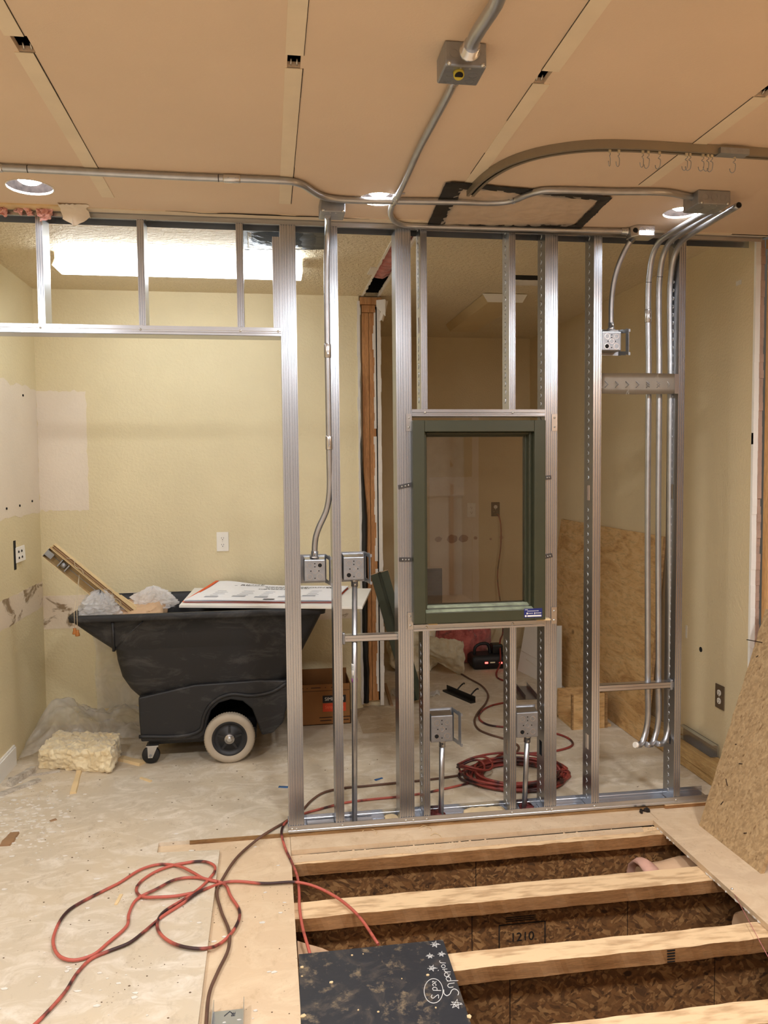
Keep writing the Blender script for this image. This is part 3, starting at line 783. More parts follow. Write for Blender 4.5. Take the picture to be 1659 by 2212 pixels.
# ================================================================== METAL STUD WALL
sw = thing('stud_wall', 'unfinished partition frame of bare galvanized metal studs crossing the room', 'wall frame', (.9, YW, 0))
FL = .030
def stud(x0, x1, z0, z1, web=-1, name='stud', holes=(), emboss=True, mat='galv', lean=0.0, webmat='galv_shade'):
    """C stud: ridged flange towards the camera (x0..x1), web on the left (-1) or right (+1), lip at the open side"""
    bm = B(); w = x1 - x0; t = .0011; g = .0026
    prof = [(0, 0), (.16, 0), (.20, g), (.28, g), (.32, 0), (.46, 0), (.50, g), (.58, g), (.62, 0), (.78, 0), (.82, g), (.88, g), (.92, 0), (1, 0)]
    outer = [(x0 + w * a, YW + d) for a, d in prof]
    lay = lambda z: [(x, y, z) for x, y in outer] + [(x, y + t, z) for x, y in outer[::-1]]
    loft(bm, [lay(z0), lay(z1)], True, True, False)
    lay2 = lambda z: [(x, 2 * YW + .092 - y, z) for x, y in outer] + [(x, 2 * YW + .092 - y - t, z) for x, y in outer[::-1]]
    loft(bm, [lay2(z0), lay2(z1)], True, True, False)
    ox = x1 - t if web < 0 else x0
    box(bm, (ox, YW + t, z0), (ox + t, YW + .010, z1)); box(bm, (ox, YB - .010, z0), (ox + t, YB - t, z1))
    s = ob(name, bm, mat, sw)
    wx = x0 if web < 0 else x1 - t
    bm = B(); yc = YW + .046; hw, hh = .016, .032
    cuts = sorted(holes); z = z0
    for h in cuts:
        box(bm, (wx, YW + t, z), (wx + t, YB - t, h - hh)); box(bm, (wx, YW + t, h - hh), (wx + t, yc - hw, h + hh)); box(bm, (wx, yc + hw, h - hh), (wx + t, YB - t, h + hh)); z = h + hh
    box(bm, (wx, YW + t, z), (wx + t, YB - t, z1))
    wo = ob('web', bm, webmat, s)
    if emboss:
        bm = B(); zz = z0 + .04; sgn = -1 if web < 0 else 1; ex = wx if web < 0 else wx + t
        while zz < z1 - .04:
            if not any(abs(zz - h) < .055 for h in cuts):
                for dz, dy in ((-.011, .008), (0, -.004)):
                    pa, pb = (ex, yc + dy, zz + dz), (ex, yc - .004 if dz else yc + .008, zz + (0 if dz else .011))
                    tube(bm, [pa, pb], .0026, 5)
            zz += .0345
        ob('web_embossing', bm, 'galv_lit', s, kind='stuff')
    return s
ZT = 2.495
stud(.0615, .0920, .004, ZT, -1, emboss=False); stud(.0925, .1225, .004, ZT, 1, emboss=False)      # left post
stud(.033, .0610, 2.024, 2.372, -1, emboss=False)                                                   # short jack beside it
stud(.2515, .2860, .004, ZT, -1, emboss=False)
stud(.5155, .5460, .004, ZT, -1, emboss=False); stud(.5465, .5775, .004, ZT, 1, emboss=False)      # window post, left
stud(.6170, .6430, 1.709, ZT, -1, holes=(2.05,), webmat='galv_lit'); stud(.6170, .6440, .004, .807, -1, holes=())
stud(.9830, 1.0100, 1.709, ZT, -1, webmat='galv_lit'); stud(.9860, 1.0130, .004, .807, -1, holes=(.285,))
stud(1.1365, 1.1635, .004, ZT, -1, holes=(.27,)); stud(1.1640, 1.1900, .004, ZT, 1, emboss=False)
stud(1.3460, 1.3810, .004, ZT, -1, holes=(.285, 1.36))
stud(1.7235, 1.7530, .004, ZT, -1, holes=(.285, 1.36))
stud(-.8365, -.8115, 2.024, ZT, 1, emboss=False, webmat='galv_lit'); stud(-.4735, -.4480, 2.024, ZT, 1, emboss=False, webmat='galv_lit'); stud(-.1055, -.0790, 2.024, ZT, 1, emboss=False)
def track(name, x0, x1, zweb, lip, up=True, screws=(), mat='galv', label=None):
    """horizontal U channel; web at height zweb, lips of height |lip| going up or down"""
    bm = B(); t = .0012; y0, y1 = YW - .0016, YB + .0016
    box(bm, (x0, y0, zweb - (0 if up else t)), (x1, y1, zweb + (t if up else 0)))
    z0, z1 = (zweb, zweb + lip) if up else (zweb - lip, zweb)
    pf = [(z0 if up else z1, 0)] ; h = z1 - z0
    for y, s in ((y0, -1), (y1, 1)):
        prof = [(0, 0), (.3, 0), (.36, .0012), (.52, .0012), (.58, 0), (1, 0)]
        A = [[(x, y - s * d, z0 + h * f) for f, d in prof] + [(x, y - s * (d + t), z0 + h * f) for f, d in prof[::-1]] for x in (x0, x1)]
        loft(bm, A, True, True, False)
    o = ob(name, bm, mat, sw, label=label)
    for x in screws:
        b2 = B(); bmesh.ops.create_uvsphere(b2, u_segments=10, v_segments=6, radius=.0048, matrix=Matrix.Translation((x, y0 - .0005, (z0 + z1) / 2 + .002)) @ Matrix.Diagonal((1, .6, 1, 1)))
        ob('screw', b2, 'screw', o, smooth=True)
    return o
xs = lambda px, py: PY(px, py, YW).x
track('bottom_track', .058, 1.91, .0008, .030, True, [xs(631, 1787), xs(641, 1786), xs(740, 1781), xs(877, 1768), xs(893, 1771), xs(922, 1767), xs(1106, 1750), xs(1181, 1746), xs(1192, 1745), xs(1284, 1738), xs(1460, 1722)])
track('top_track', -1.42, 2.098, ZR - .001, .080, False)
track('door_header', -1.42, .0612, 1.990, .033, True, [-.83, -.47, -.095, .05])
track('window_header', .579, 1.1355, 1.679, .029, True, [.632, .998])
track('window_sill_track', .579, 1.1355, .8335, .028, False, [.632, .998])
# folded clips at the ends of the window header and sill
for x, s in ((.553, 1), (1.1650, 1)):
    for z0, z1 in ((1.62, 1.69), (.815, .885)):
        b = B(); box(b, (x, YW - .0032, z0), (x + .022, YW - .0018, z1))
        c = ob('clip', b, 'zinc_lt', sw)
        for zz in (z0 + .016, z1 - .016):
            b = B(); bmesh.ops.create_uvsphere(b, u_segments=10, v_segments=6, radius=.0042, matrix=Matrix.Translation((x + .011, YW - .0035, zz)))
            ob('screw', b, 'screw', c, smooth=True)
# bridging channels
def bridging(x0, x1, z, h, y, cap):
    b = B(); t = .0014
    box(b, (x0, y, z - h / 2), (x1, y + t, z + h / 2)); box(b, (x0, y, z + h / 2 - t), (x1, y + .035, z + h / 2)); box(b, (x0, y, z - h / 2), (x1, y + .035, z - h / 2 + t))
    o = ob('bridging_channel', b, 'galv', sw)
    b = B(); n = int((x1 - x0) / .006)
    for i in range(n): box(b, (x0 + .01 + i * .006, y - .0004, z - .001), (x0 + .0125 + i * .006, y, z + .001))
    ob('dot_row', b, 'dark', o, kind='stuff')
    bxo('end_cap', (cap - .006, y - .002, z - h * .85), (cap + .006, y + .03, z + h * .85), 'zinc', o, .003)
bridging(.293, .516, .782, .027, YW + .02, .294)
bridging(1.378, 1.724, .5235, .027, YW + .012, 1.716)
# punched backing plate between the two right studs
za, zb = PY(1380, 807, YW).z, PY(1380, 850, YW).z
b = B(); 
def bp(u, v): return V((1.378 + .345 * u, YW + .004 + .003 * math.sin(u * 5), zb + (za - zb) * v + .006 * math.sin(math.pi * u) * (v - .5) ))
g = grid(b, bp, 16, 4)
bmesh.ops.solidify(b, geom=b.faces[:], thickness=.0012)
o = ob('backing_plate', b, 'backing', sw, norm=False)
b = B()
for k in range(7):
    x = 1.378 + .02 + k * .046; zc = (za + zb) / 2 - .004
    tube(b, [(x, YW + .003, zc + .013), (x + .014, YW + .0015, zc), (x, YW + .003, zc - .013)], .0018, 6)
    if k > 3: tube(b, [(x + .014, YW + .003, zc + .010), (x, YW + .0015, zc), (x + .014, YW + .003, zc - .010)], .0014, 6)
ob('punched_chevrons', b, 'galv_shade', o, kind='stuff')
b = B(); box(b, (1.706, YW - .002, zb), (1.7245, YW + .0005, za))
ob('clip', b, 'zinc_lt', sw)
# steel straps that hold the window
def strap(px, py, px2, py2):
    a, c = PY(px, py, YW - .036), PY(px2, py2, YW - .036)
    d = (c - a).normalized(); nrm = V((-d.z, 0, d.x)) * .0085
    b = B(); slab(b, [V((q.x, YW - .004, q.z)) for q in (a - nrm, c - nrm, c + nrm, a + nrm)], (0, .002, 0))
    s = ob('window_strap', b, 'strap', sw)
    for f in (.25, .5, .75):
        b = B(); q = a.lerp(c, f); bmesh.ops.create_uvsphere(b, u_segments=8, v_segments=5, radius=.0038, matrix=Matrix.Translation((q.x, YW - .005, q.z)))
        ob('screw', b, 'screw', s, smooth=True)
strap(864, 1053, 893, 1047); strap(866, 1211, 893, 1211); strap(1178, 1033, 1197, 1031); strap(1178, 1206, 1199, 1201)
# sawdust and bright new steel inside the bottom track
for nm, x0, x1, mat in (('sawdust_heap', .46, .52, 'amber'), ('sawdust_heap', .80, .98, 'amber')):
    lump(nm, [(x0, YW + .004, .002), (x1, YW + .004, .002), (x1, YB - .004, .002), (x0, YB - .004, .002)], .012, mat, sw, .005, 40, (16, 8), .5)
bxo('track_splice', (.135, YW + .004, .003), (.250, YB - .004, .010), 'zinc_lt', sw, .002)
bxo('track_splice', (.288, YW + .004, .003), (.41, YB - .004, .008), 'zinc_lt', sw, .002)
for x in (.68, 1.075):
    lump('red_putty', [(x - .03, YW + .02, .002), (x + .035, YW + .02, .002), (x + .03, YB - .01, .002), (x - .03, YB - .01, .002)], .018, 'redstuff', sw, .012, 60, (12, 8), .6, seed=x)

# ================================================================== WINDOW
wx0, wx1, wz0, wz1 = .5745, 1.1275, .8405, 1.662
WF = YW - .036
win = thing('sash_window', 'dark green framed window standing unglazed of trim in the metal studs', 'window', ((wx0 + wx1) / 2, YW, wz0))
win['label'] = 'dark green wooden framed window set between the metal studs'
def frame_ring(bm, x0, x1, z0, z1, w, wt, wb, y0, y1):
    box(bm, (x0, y0, z0), (x0 + w, y1, z1)); box(bm, (x1 - w, y0, z0), (x1, y1, z1))
    box(bm, (x0 + w, y0, z1 - wt), (x1 - w, y1, z1)); box(bm, (x0 + w, y0, z0), (x1 - w, y1, z0 + wb))
b = B(); frame_ring(b, wx0, wx1, wz0, wz1, .0485, .046, .046, WF, YB - .02)
ob('frame', b, 'green', win, bevel=.0025)
b = B(); frame_ring(b, wx0 + .0485, wx1 - .0485, wz0 + .046, wz1 - .046, .012, .010, .012, WF + .030, WF + .06)
ob('stop_moulding', b, 'green', win, bevel=.003)
b = B(); frame_ring(b, wx0 + .0485, wx1 - .0485, wz0 + .046, wz1 - .046, .020, .018, .022, WF + .060, WF + .095)
sash = ob('sash', b, 'green', win, bevel=.002)
for z, y0, y1, m in ((wz0 + .046, WF + .004, WF + .031, 'green_worn'), (wz0 + .0585, WF + .031, WF + .059, 'green_worn')):
    b = B(); slab(b, [(wx0 + .05, y0, z), (wx1 - .05, y0, z), (wx1 - .05, y1, z + .006), (wx0 + .05, y1, z + .006)], (0, 0, .0015))
    ob('worn_sill', b, m, win, label='pale worn paint on the sill')
b = B(); box(b, (wx0 + .066, WF + .074, wz0 + .065), (wx1 - .066, WF + .0765, wz1 - .062))
ob('glass_pane', b, 'glass', win)
b = B(); box(b, (wx0 - .006, YW + .004, wz0 + .002), (wx0, YB - .03, wz1 - .02))
ob('side_gap_shade', b, 'black', win)  # black strip painted in for the shade of the gap beside the frame
pa, pb = PY(1132, 1315, WF), PY(1171, 1333, WF)
b = B(); slab(b, [(pa.x, WF - .001, pb.z), (pb.x, WF - .001, pb.z), (pb.x, WF - .001, pa.z), (pa.x, WF - .001, pa.z)], (0, .001, 0))
stk = ob('sticker', b, 'navy', win, label='blue manufacturer sticker in the lower corner')
b = B(); w, h = pb.x - pa.x, pa.z - pb.z
def sb(u0, u1, v0, v1): box(b, (pa.x + w * u0, WF - .0016, pb.z + h * v0), (pa.x + w * u1, WF - .0009, pb.z + h * v1))
sb(.18, .95, .10, .27); sb(.13, .21, .38, .56); sb(.04, .2, .86, .9)
for k in range(9): sb(.18 + k * .07, .18 + k * .07 + .05, .70, .76)
for k in range(4): sb(.24 + k * .07, .29 + k * .07, .44, .5)
for k in range(5): sb(.63 + k * .065, .68 + k * .065, .45, .52)
sb(.56, .6, .38, .56); cyl(b, (pa.x + w * .09, WF - .0016, pb.z + h * .19), (pa.x + w * .09, WF - .0009, pb.z + h * .19), h * .11, 14)
ob('sticker_print', b, 'white', stk)
for i, (a, c, z) in enumerate(((925, 945, 1346), (1160, 1189, 1338))):
    p, q = PY(a, z, YW - .02), PY(c, z, YW - .02)
    b = B(); box(b, (p.x, YW - .025, .8342), (q.x, YW + .03, .8405))
    ob('wood_shim', b, 'shim', bevel=.001, label=['pale wood shim under the left end of the green window', 'pale wood shim under the right corner below the blue sticker'][i], cat='shim', group='shims under the window')

# ================================================================== ELECTRICAL BOXES
def ko(bm, bm2, x, y, z, r, hole=False):
    ring(bm, (x, y, z), (0, -1, 0), r * .86, r, .0008, 20)
    if hole: cyl(bm2, (x, y - .0003, z), (x, y - .0012, z), r * .75, 14)
def elec_box(px0, py0, px1, py1, label, plate_left, plate_right, ear=False, ko_hole=(1, 1), tab_h=1.0):
    a, c = PY(px0, py0, YW), PY(px1, py1, YW)
    x0, x1, z0, z1 = a.x, c.x, c.z, a.z
    y0, y1 = YW + .012, YW + .066
    t = thing('junction_box', label, 'electrical box', ((x0 + x1) / 2, y1, z0))
    b = B()
    top = .010
    box(b, (x0, y0, z0), (x1, y1, z1 - top))
    ob('body', b, 'zinc', t, bevel=.004)
    b = B(); slab(b, [(x0 + .004, y0 + .002, z1 - top), (x1 - .004, y0 + .002, z1 - top), (x1 + .001, y1, z1), (x0 - .001, y1, z1)], (0, .002, .001))
    ob('mud_ring', b, 'zinc_lt', t)
    b2 = B(); w, h = x1 - x0, z1 - top - z0
    for i, (u, v, r) in enumerate(((.27, .74, .0115), (.74, .74, .0105), (.5, .49, .0105), (.26, .23, .0115), (.74, .23, .0125))):
        hole = (u < .5, v < .5) == (bool(ko_hole[0]), bool(ko_hole[1])) and abs(u - .5) > .1
        b = B(); ko(b, b2, x0 + w * u, y0, z0 + h * v, r, hole); ob('knockout', b, 'zinc_lt', t)
    for u, v in ((.5, .82), (.5, .68), (.69, .49), (.5, .16), (.31, .49)):
        cyl(b2, (x0 + w * u, y0 - .0003, z0 + h * v), (x0 + w * u, y0 - .001, z0 + h * v), .0026, 8)
    ob('screw_holes', b2, 'dark', t, kind='stuff')
    # flat bracket behind the box, tab with a slot at the right
    b = B(); box(b, (x0 - plate_left, y1, z0 - .012), (x1 + plate_right, y1 + .0015, z1 + .006))
    ob('bracket', b, 'zinc', t)
    if ear:
        b = B(); e = x1 + plate_right; hz0, hz1 = z0 - .012, z1 + .006; tw = .0016
        p0, dv = V((e - .006, y1 + .004, 0)), V((.020 * tab_h, -.062 * tab_h, 0))
        def tabq(f0, f1, za, zb):
            slab(b, [p0 + dv * f0 + V((0, 0, za)), p0 + dv * f1 + V((0, 0, za - .006 * f1)), p0 + dv * f1 + V((0, 0, zb - .006 * f1)), p0 + dv * f0 + V((0, 0, zb))], (tw, 0, 0))
        tabq(0, .26, hz0, hz1); tabq(.74, 1, hz0, hz1); tabq(.26, .74, hz0, hz0 + .016); tabq(.26, .74, hz1 - .016, hz1)
        q_ = p0 + dv; box(b, (q_.x - .001, q_.y - .002, hz1 - .018), (q_.x + .007, q_.y, hz1 - .006)); box(b, (q_.x - .001, q_.y - .002, hz0 - .006), (q_.x + .007, q_.y, hz0 + .006))
        ob('slotted_tab', b, 'zinc', t)
    return t, (x0, x1, z0, z1, y0, y1)
_, B1 = elec_box(657, 1205, 704, 1257, 'square steel junction box right of the left post, fed from above', .020, .006, True, (0, 0))
_, B2 = elec_box(742, 1199, 788, 1254, 'square steel junction box right of the second stud with conduit below', .006, .010, True, (1, 1))
_, B3 = elec_box(932, 1544, 980, 1604, 'low square steel junction box with a slotted side bracket', .004, .012, True, (1, 1), 1.2)
_, B4 = elec_box(1118, 1537, 1165, 1594, 'low square steel junction box wedged beside the right window post', .002, .004, False, (1, 1))
_, B5 = elec_box(1303, 709, 1345, 757, 'high square steel junction box fed by the short curved conduit', .010, .016, True, (1, 1))

# ================================================================== CONDUITS AND CEILING BOXES
def conduit(name, label, pts, r=.0118, couplings=(), ends=(False, False), marks=(), cat='conduit', mat='conduit', step=.02, hollow_end=False, straps=(), group=None):
    P = [V(p) for p in pts]
    t = thing(name, label, cat, P[-1], group)
    b = B(); path = resample(P, step); tube(b, path, r, 14); ob('tube', b, mat, t)
    def at(f):
        i = min(len(path) - 2, max(0, int(f * (len(path) - 1)))); return path[i], (path[i + 1] - path[i]).normalized()
    for f in couplings:
        p, d = at(f); b = B(); tube(b, [p - d * .028, p - d * .024, p + d * .024, p + d * .028], lambda q: r * (1.18 if .05 < q < .95 else 1.05), 16)
        cyl(b, p + d * .012 + V((0, -r * 1.1, 0)), p + d * .012 + V((0, -r * 1.5, 0)), .003, 8); cyl(b, p - d * .012 + V((0, -r * 1.1, 0)), p - d * .012 + V((0, -r * 1.5, 0)), .003, 8)
        ob('coupling', b, 'zinc_lt', t)
    for i, e in enumerate(ends):
        if e:
            p, d = (path[0], (path[1] - path[0]).normalized()) if i == 0 else (path[-1], (path[-2] - path[-1]).normalized())
            b = B(); tube(b, [p, p + d * .006, p + d * .007, p + d * .028], lambda q: r * (1.55 if q < .5 else 1.25), 16)
            cyl(b, p + d * .018 + V((0, -r * 1.2, 0)), p + d * .018 + V((0, -r * 1.7, 0)), .0035, 8); ob('connector', b, 'zinc_lt', t)
    for f in marks:
        p, d = at(f); b = B(); tube(b, [p - d * .0015, p + d * .0015], r * 1.012, 14); ob('marker_line', b, 'ink', t)
    if hollow_end:
        p, d = path[-1], (path[-1] - path[-2]).normalized(); b = B(); cyl(b, p, p + d * .0006, r * .84, 16); ob('open_end', b, 'dark', t)
    for f in straps:
        p, d = at(f); s = d.cross(V((0, 0, 1))).normalized(); b = B()
        ps = [p + s * (r + .018) + V((0, 0, r + .001)), p + s * (r + .004) + V((0, 0, r)), p + s * (r + .002) - V((0, 0, r * .3)), p - V((0, 0, r + .0016)), p - s * (r + .002) - V((0, 0, r * .3)), p - s * (r + .001) + V((0, 0, r))]
        for q0, q1 in zip(ps, ps[1:]):
            slab(b, [q0 - d * .008, q1 - d * .008, q1 + d * .008, q0 + d * .008], (V((0, 0, 1)) + s * .3) * .0012)
        ob('strap', b, 'zinc_lt', t)
    return t
zc = ZC - .014
conduit('conduit', 'long steel conduit running left to right along the ceiling', [V((-3.38, PZ(-260, 338, zc).y, zc)), PZ(-260, 338, zc), PZ(-60, 359, zc), PZ(60, 365, zc), PZ(180, 371, zc), PZ(400, 382, zc), PZ(600, 390, zc), PZ(630, 392, zc), PZ(655, 400, zc), PZ(678, 415, zc), PZ(702, 426, zc), PZ(735, 431, zc), PZ(840, 434, zc), PZ(1000, 436, zc), PZ(1080, 437, zc), PZ(1110, 432, zc), PZ(1140, 420, zc), PZ(1170, 412, zc), PZ(1205, 411, zc), PZ(1320, 414, zc), PZ(1440, 416, zc), PZ(1470, 421, zc), PZ(1492, 426, zc), PZ(1510, 428, zc)], .0118, couplings=(.525, .672), ends=(False, True), marks=(.545, .662), straps=(.868,))
conduit('conduit', 'steel conduit running from the big ceiling box back to the wall', [PZ(985, 168, zc - .012), PZ(970, 200, zc), PZ(938, 260, zc), PZ(905, 322, zc), PZ(880, 378, zc), PZ(860, 420, zc), PZ(846, 446, zc), PZ(844, 464, zc), PZ(853, 478, zc), PZ(872, 486, zc), PZ(905, 488, zc), PZ(1000, 491, zc), PZ(1200, 496, zc), PZ(1356, 500, zc)], .0105, couplings=(.44,), ends=(True, True), straps=(.42,))
conduit('conduit', 'fat steel conduit entering the big ceiling box from the top edge', [V((.95, .2, ZC - .03)), PZ(1130, -120, ZC - .03), PZ(1090, -40, ZC - .03), PZ(1072, 8, ZC - .032), PZ(1050, 42, ZC - .036), PZ(1027, 78, ZC - .042), PZ(1014, 112, ZC - .045)], .0152, ends=(False, True), mat='conduit')
conduit('conduit', 'steel conduit dropping beside the second stud with a bend at its foot', [PZ(708, 464, ZC - .05), PY(708, 500, 3.06), PY(706, 560, 3.075), PY(707, 700, 3.09), PY(709, 850, 3.10), PY(711, 980, 3.115), PY(711, 1070, 3.13), PY(704, 1106, YW + .024), PY(691, 1134, YW + .03), PY(682, 1160, YW + .036), PY(679, 1205, YW + .038)], .0120, couplings=(.445, .70), ends=(False, True))
p5 = [PZ(1372, 508, ZC - .03), PY(1356, 530, YW - .03), PY(1337, 570, YW - .005), PY(1326, 610, YW + .015), PY(1321, 650, YW + .03), PY(1320, 712, YW + .038)]
conduit('conduit', 'short curved steel conduit dropping to the high junction box', p5, .0105, ends=(True, True))
tri = ((1400, 1399, 1372, 1608, (1540, 452)), (1423, 1422, 1396, 1607, (1562, 450)), (1447, 1447, 1419, 1605, (1596, 443)))
for i, (xt, xb, xe, ye, (ux, uy)) in enumerate(tri):
    yv = YW + .055
    P0 = [PY(xe, ye + 1, yv - .03), PY(xe + 10, ye + 2, yv - .022), PY(xb - 8, 1594, yv - .008), PY(xb - 1, 1565, yv), PY(xb, 1480, yv), PY(xb, 1100, yv), PY(xt + 1, 800, yv), PY(xt, 640, yv), PY(xt + 1, 610, yv - .006)]
    zz = ZC - .035
    tp = PZ(ux, uy, zz); foot_ = PY(xt + 1, 610, yv - .006)
    d = (V((tp.x, tp.y, 0)) - V((foot_.x, foot_.y, 0)))
    for f, z in ((.07, 2.355), (.17, 2.392), (.30, zz - .004)):
        P0.append(V((foot_.x + d.x * f, foot_.y + d.y * f, z)))
    P0.append(V((foot_.x + d.x * .55, foot_.y + d.y * .55, zz))); P0.append(tp)
    cd_ = conduit('conduit', ['leftmost of the three tall conduits bending up to the ceiling box', 'middle of the three tall conduits hung at the right studs', 'rightmost of the three tall conduits ending in an open mouth near the ceiling'][i], P0, .0122, couplings=((.755,) if i == 0 else ()), marks=((.80,) if i < 2 else ()), hollow_end=(i == 2), group='three tall conduits')
    b = B(); dd_ = (P0[1] - P0[0]).normalized(); (i == 0) and cyl(b, P0[0] - dd_ * .002, P0[0] + dd_ * .012, .0128, 14); (i == 0) and ob('end_bushing', b, 'plate', cd_)
def straight(px, py, x_off, top, label, py_bot):
    p = PY(px, py, YW + .038); q = PY(py_bot[0], py_bot[1], YW + .03)
    conduit('conduit', label, [V((q.x, YW + .034, .004)), V((p.x, YW + .038, top))], .0112, ends=(False, True))
straight(766, 1256, 0, B2[2], 'straight steel conduit rising from the floor track to the box at the second stud', (766, 1770))
straight(955, 1606, 0, B3[2], 'short steel conduit under the low box with the slotted bracket', (953, 1752))
straight(1139, 1596, 0, B4[2], 'short slightly tilted steel conduit under the low box beside the window post', (1133, 1742))
lab = B(); p = PY(766, 1450, YW + .03)
tube(lab, [(p.x, YW + .0375, p.z - .03), (p.x, YW + .0375, p.z + .03)], .0119, 14); o = ob('paper_tag', lab, 'white', label='white paper tag with bar code wrapped on the conduit at the second stud', cat='tag')
lab = B(); tube(lab, [(p.x, YW + .0375, p.z - .046), (p.x, YW + .0375, p.z - .030)], .0119, 14); ob('purple_end', lab, plain('purple_print', (150, 70, 150)), o)
lab = B()
for k in range(9): tube(lab, [(p.x, YW + .0375, p.z + .004 + k * .0025), (p.x, YW + .0375, p.z + .0052 + k * .0025)], .01195, 14)
ob('bar_code', lab, 'ink', o)

def ceiling_box(label, cx, cy, w, l, h, zt=ZC, bev=.004, kos=True, name='ceiling_box'):
    t = thing(name, label, 'electrical box', (cx, cy, zt - h))
    bxo('body', (cx - w / 2, cy - l / 2, zt - h), (cx + w / 2, cy + l / 2, zt - .0005), 'zinc', t, bev)
    if kos:
        for u, v in ((-.27, -.05), (.27, -.05), (-.27, .28), (.27, .28)):
            b = B(); ring(b, (cx + w * u, cy + l * v, zt - h), (0, 0, -1), w * .10, w * .125, .0008); ob('knockout', b, 'zinc', t)
        for u in (-.28, .0, .28):
            b = B(); ring(b, (cx + w * u, cy - l / 2, zt - h * .5), (0, -1, 0), w * .085, w * .105, .0008); ob('knockout', b, 'zinc', t)
    b = B()
    for u, v in ((-.1, -.40), (.12, -.40)): cyl(b, (cx + w * u, cy + l * v, zt - h - .0002), (cx + w * u, cy + l * v, zt - h - .001), .003, 8)
    ob('screw_holes', b, 'screw', t, kind='stuff')
    for u in (.4, -.4):
        b = B(); bmesh.ops.create_uvsphere(b, u_segments=8, v_segments=6, radius=.005, matrix=Matrix.Translation((cx + w * u, cy - l / 2 - .002, zt - h + .004)))
        ob('screw', b, 'screw', t, smooth=True)
    return t
q6 = PZ(990, 155, ZC - .055)
t6 = ceiling_box('big square steel box under the ceiling with a yellow bushing', .463, 1.832, .098, .088, .056)
b = B(); tube(b, [(q6.x, q6.y, ZC - .056), (q6.x, q6.y - .006, ZC - .066)], .0125, 18); ob('bushing', b, plain('yellow_bushing', (176, 160, 50)), t6, label='yellow threaded bushing')
b = B(); cyl(b, (q6.x, q6.y - .006, ZC - .0662), (q6.x, q6.y - .0062, ZC - .0667), .0098, 18); ob('open_end', b, 'dark', t6)
p7a, p7b = PZ(690, 467, ZC - .05), PZ(744, 467, ZC - .05)
ceiling_box('steel box under the ceiling edge above the left post', (p7a.x + p7b.x) / 2, (p7a.y + p7b.y) / 2 - .03 + .03, p7b.x - p7a.x, .095, .05, kos=False)
p9a, p9b = PZ(1508, 440, ZC - .05), PZ(1582, 441, ZC - .05)
ceiling_box('square steel box near the right ceiling lamp at the conduit end', (p9a.x + p9b.x) / 2, p9a.y + .052, p9b.x - p9a.x, .104, .05)
# small rounded box at the wall top
p8 = PZ(1388, 513, ZC - .045)
t = thing('ceiling_box', 'small shiny steel box with cut corners where two conduits meet', 'electrical box', (p8.x, 3.06, ZC - .045))
b = B(); cx, cy, w, l = p8.x, 3.045, .098, .07
oct_ = [(cx - w / 2, cy - l * .1), (cx - w * .3, cy - l / 2), (cx + w * .42, cy - l / 2), (cx + w / 2, cy - l * .3), (cx + w / 2, cy + l / 2), (cx - w / 2, cy + l / 2)]
slab(b, [(x, y, ZC - .045) for x, y in oct_], (0, 0, .0445)); ob('body', b, 'zinc_lt', t, bevel=.004)
b = B(); cyl(b, (cx - w * .38, cy - l * .38, ZC - .022), (cx - w * .42, cy - l * .44, ZC - .022), .009, 14); ob('open_knockout', b, 'dark', t)
for u in (-.15, .1, .32):
    b = B(); ring(b, (cx + w * u, cy - l / 2, ZC - .022), (0, -1, 0), .008, .0095, .0006); ob('knockout', b, 'zinc', t)

# curved curtain rail with hooks
rp = [PZ(1016, 416, ZC - .012), PZ(1030, 400, ZC - .012), PZ(1060, 374, ZC - .012), PZ(1105, 349, ZC - .012), PZ(1160, 331, ZC - .012), PZ(1220, 320, ZC - .012), PZ(1290, 314, ZC - .012), PZ(1370, 315, ZC - .012), PZ(1480, 321, ZC - .012), PZ(1659, 332, ZC - .012), PZ(1900, 347, ZC - .012)]
path = resample(rp, .03)
rail = thing('curtain_rail', 'curved aluminium curtain rail on the ceiling with hooks under it', 'curtain rail', (rp[6].x, rp[6].y, ZC - .026))
def rail_sec(bm, sec):
    R = []
    for i, q in enumerate(path):
        d = (path[min(i + 1, len(path) - 1)] - path[max(i - 1, 0)]); d.z = 0; d.normalize(); s = V((-d.y, d.x, 0))
        R.append([V((q.x, q.y, 0)) + s * a + V((0, 0, ZC + c)) for a, c in sec])
    loft(bm, R, True, True, False)
b = B(); rail_sec(b, [(-.014, -.0005), (-.014, -.026), (-.004, -.026), (-.004, -.0235), (-.0115, -.0235), (-.0115, -.003), (.0115, -.003), (.0115, -.0235), (.004, -.0235), (.004, -.026), (.014, -.026), (.014, -.0005)]); ob('track', b, 'rail', rail)
b = B(); rail_sec(b, [(-.009, -.010), (-.009, -.020), (.009, -.020), (.009, -.010)]); ob('inner_slot', b, 'dark', rail)
q0, q1 = PZ(1550, 322, ZC - .012), PZ(1612, 326, ZC - .012)
b = B(); d = (q1 - q0).normalized(); s = V((-d.y, d.x, 0))
slab(b, [q0 - s * .0165, q1 - s * .0165, q1 + s * .0165, q0 + s * .0165], (0, 0, -.017)); ob('splice_sleeve', b, 'zinc', rail)
hk = [(1307, 320), (1324, 322), (1376, 323), (1387, 324), (1411, 325), (1469, 328), (1477, 328), (1504, 330), (1514, 331), (1523, 331), (1571, 334)]
hlab = ['leftmost curtain hook on the curved ceiling rail', 'curtain hook second from the left on the ceiling rail', 'curtain hook third from the left, left one of a pair', 'curtain hook fourth from the left, right one of a pair', 'single curtain hook in the middle of the row on the rail', 'curtain hook sixth from the left, left one of a pair', 'curtain hook seventh from the left, right one of a pair', 'first of the three crowded curtain hooks before the rail splice', 'middle of the three crowded curtain hooks before the rail splice', 'last of the three crowded curtain hooks before the rail splice', 'rightmost curtain hook below the rail splice']
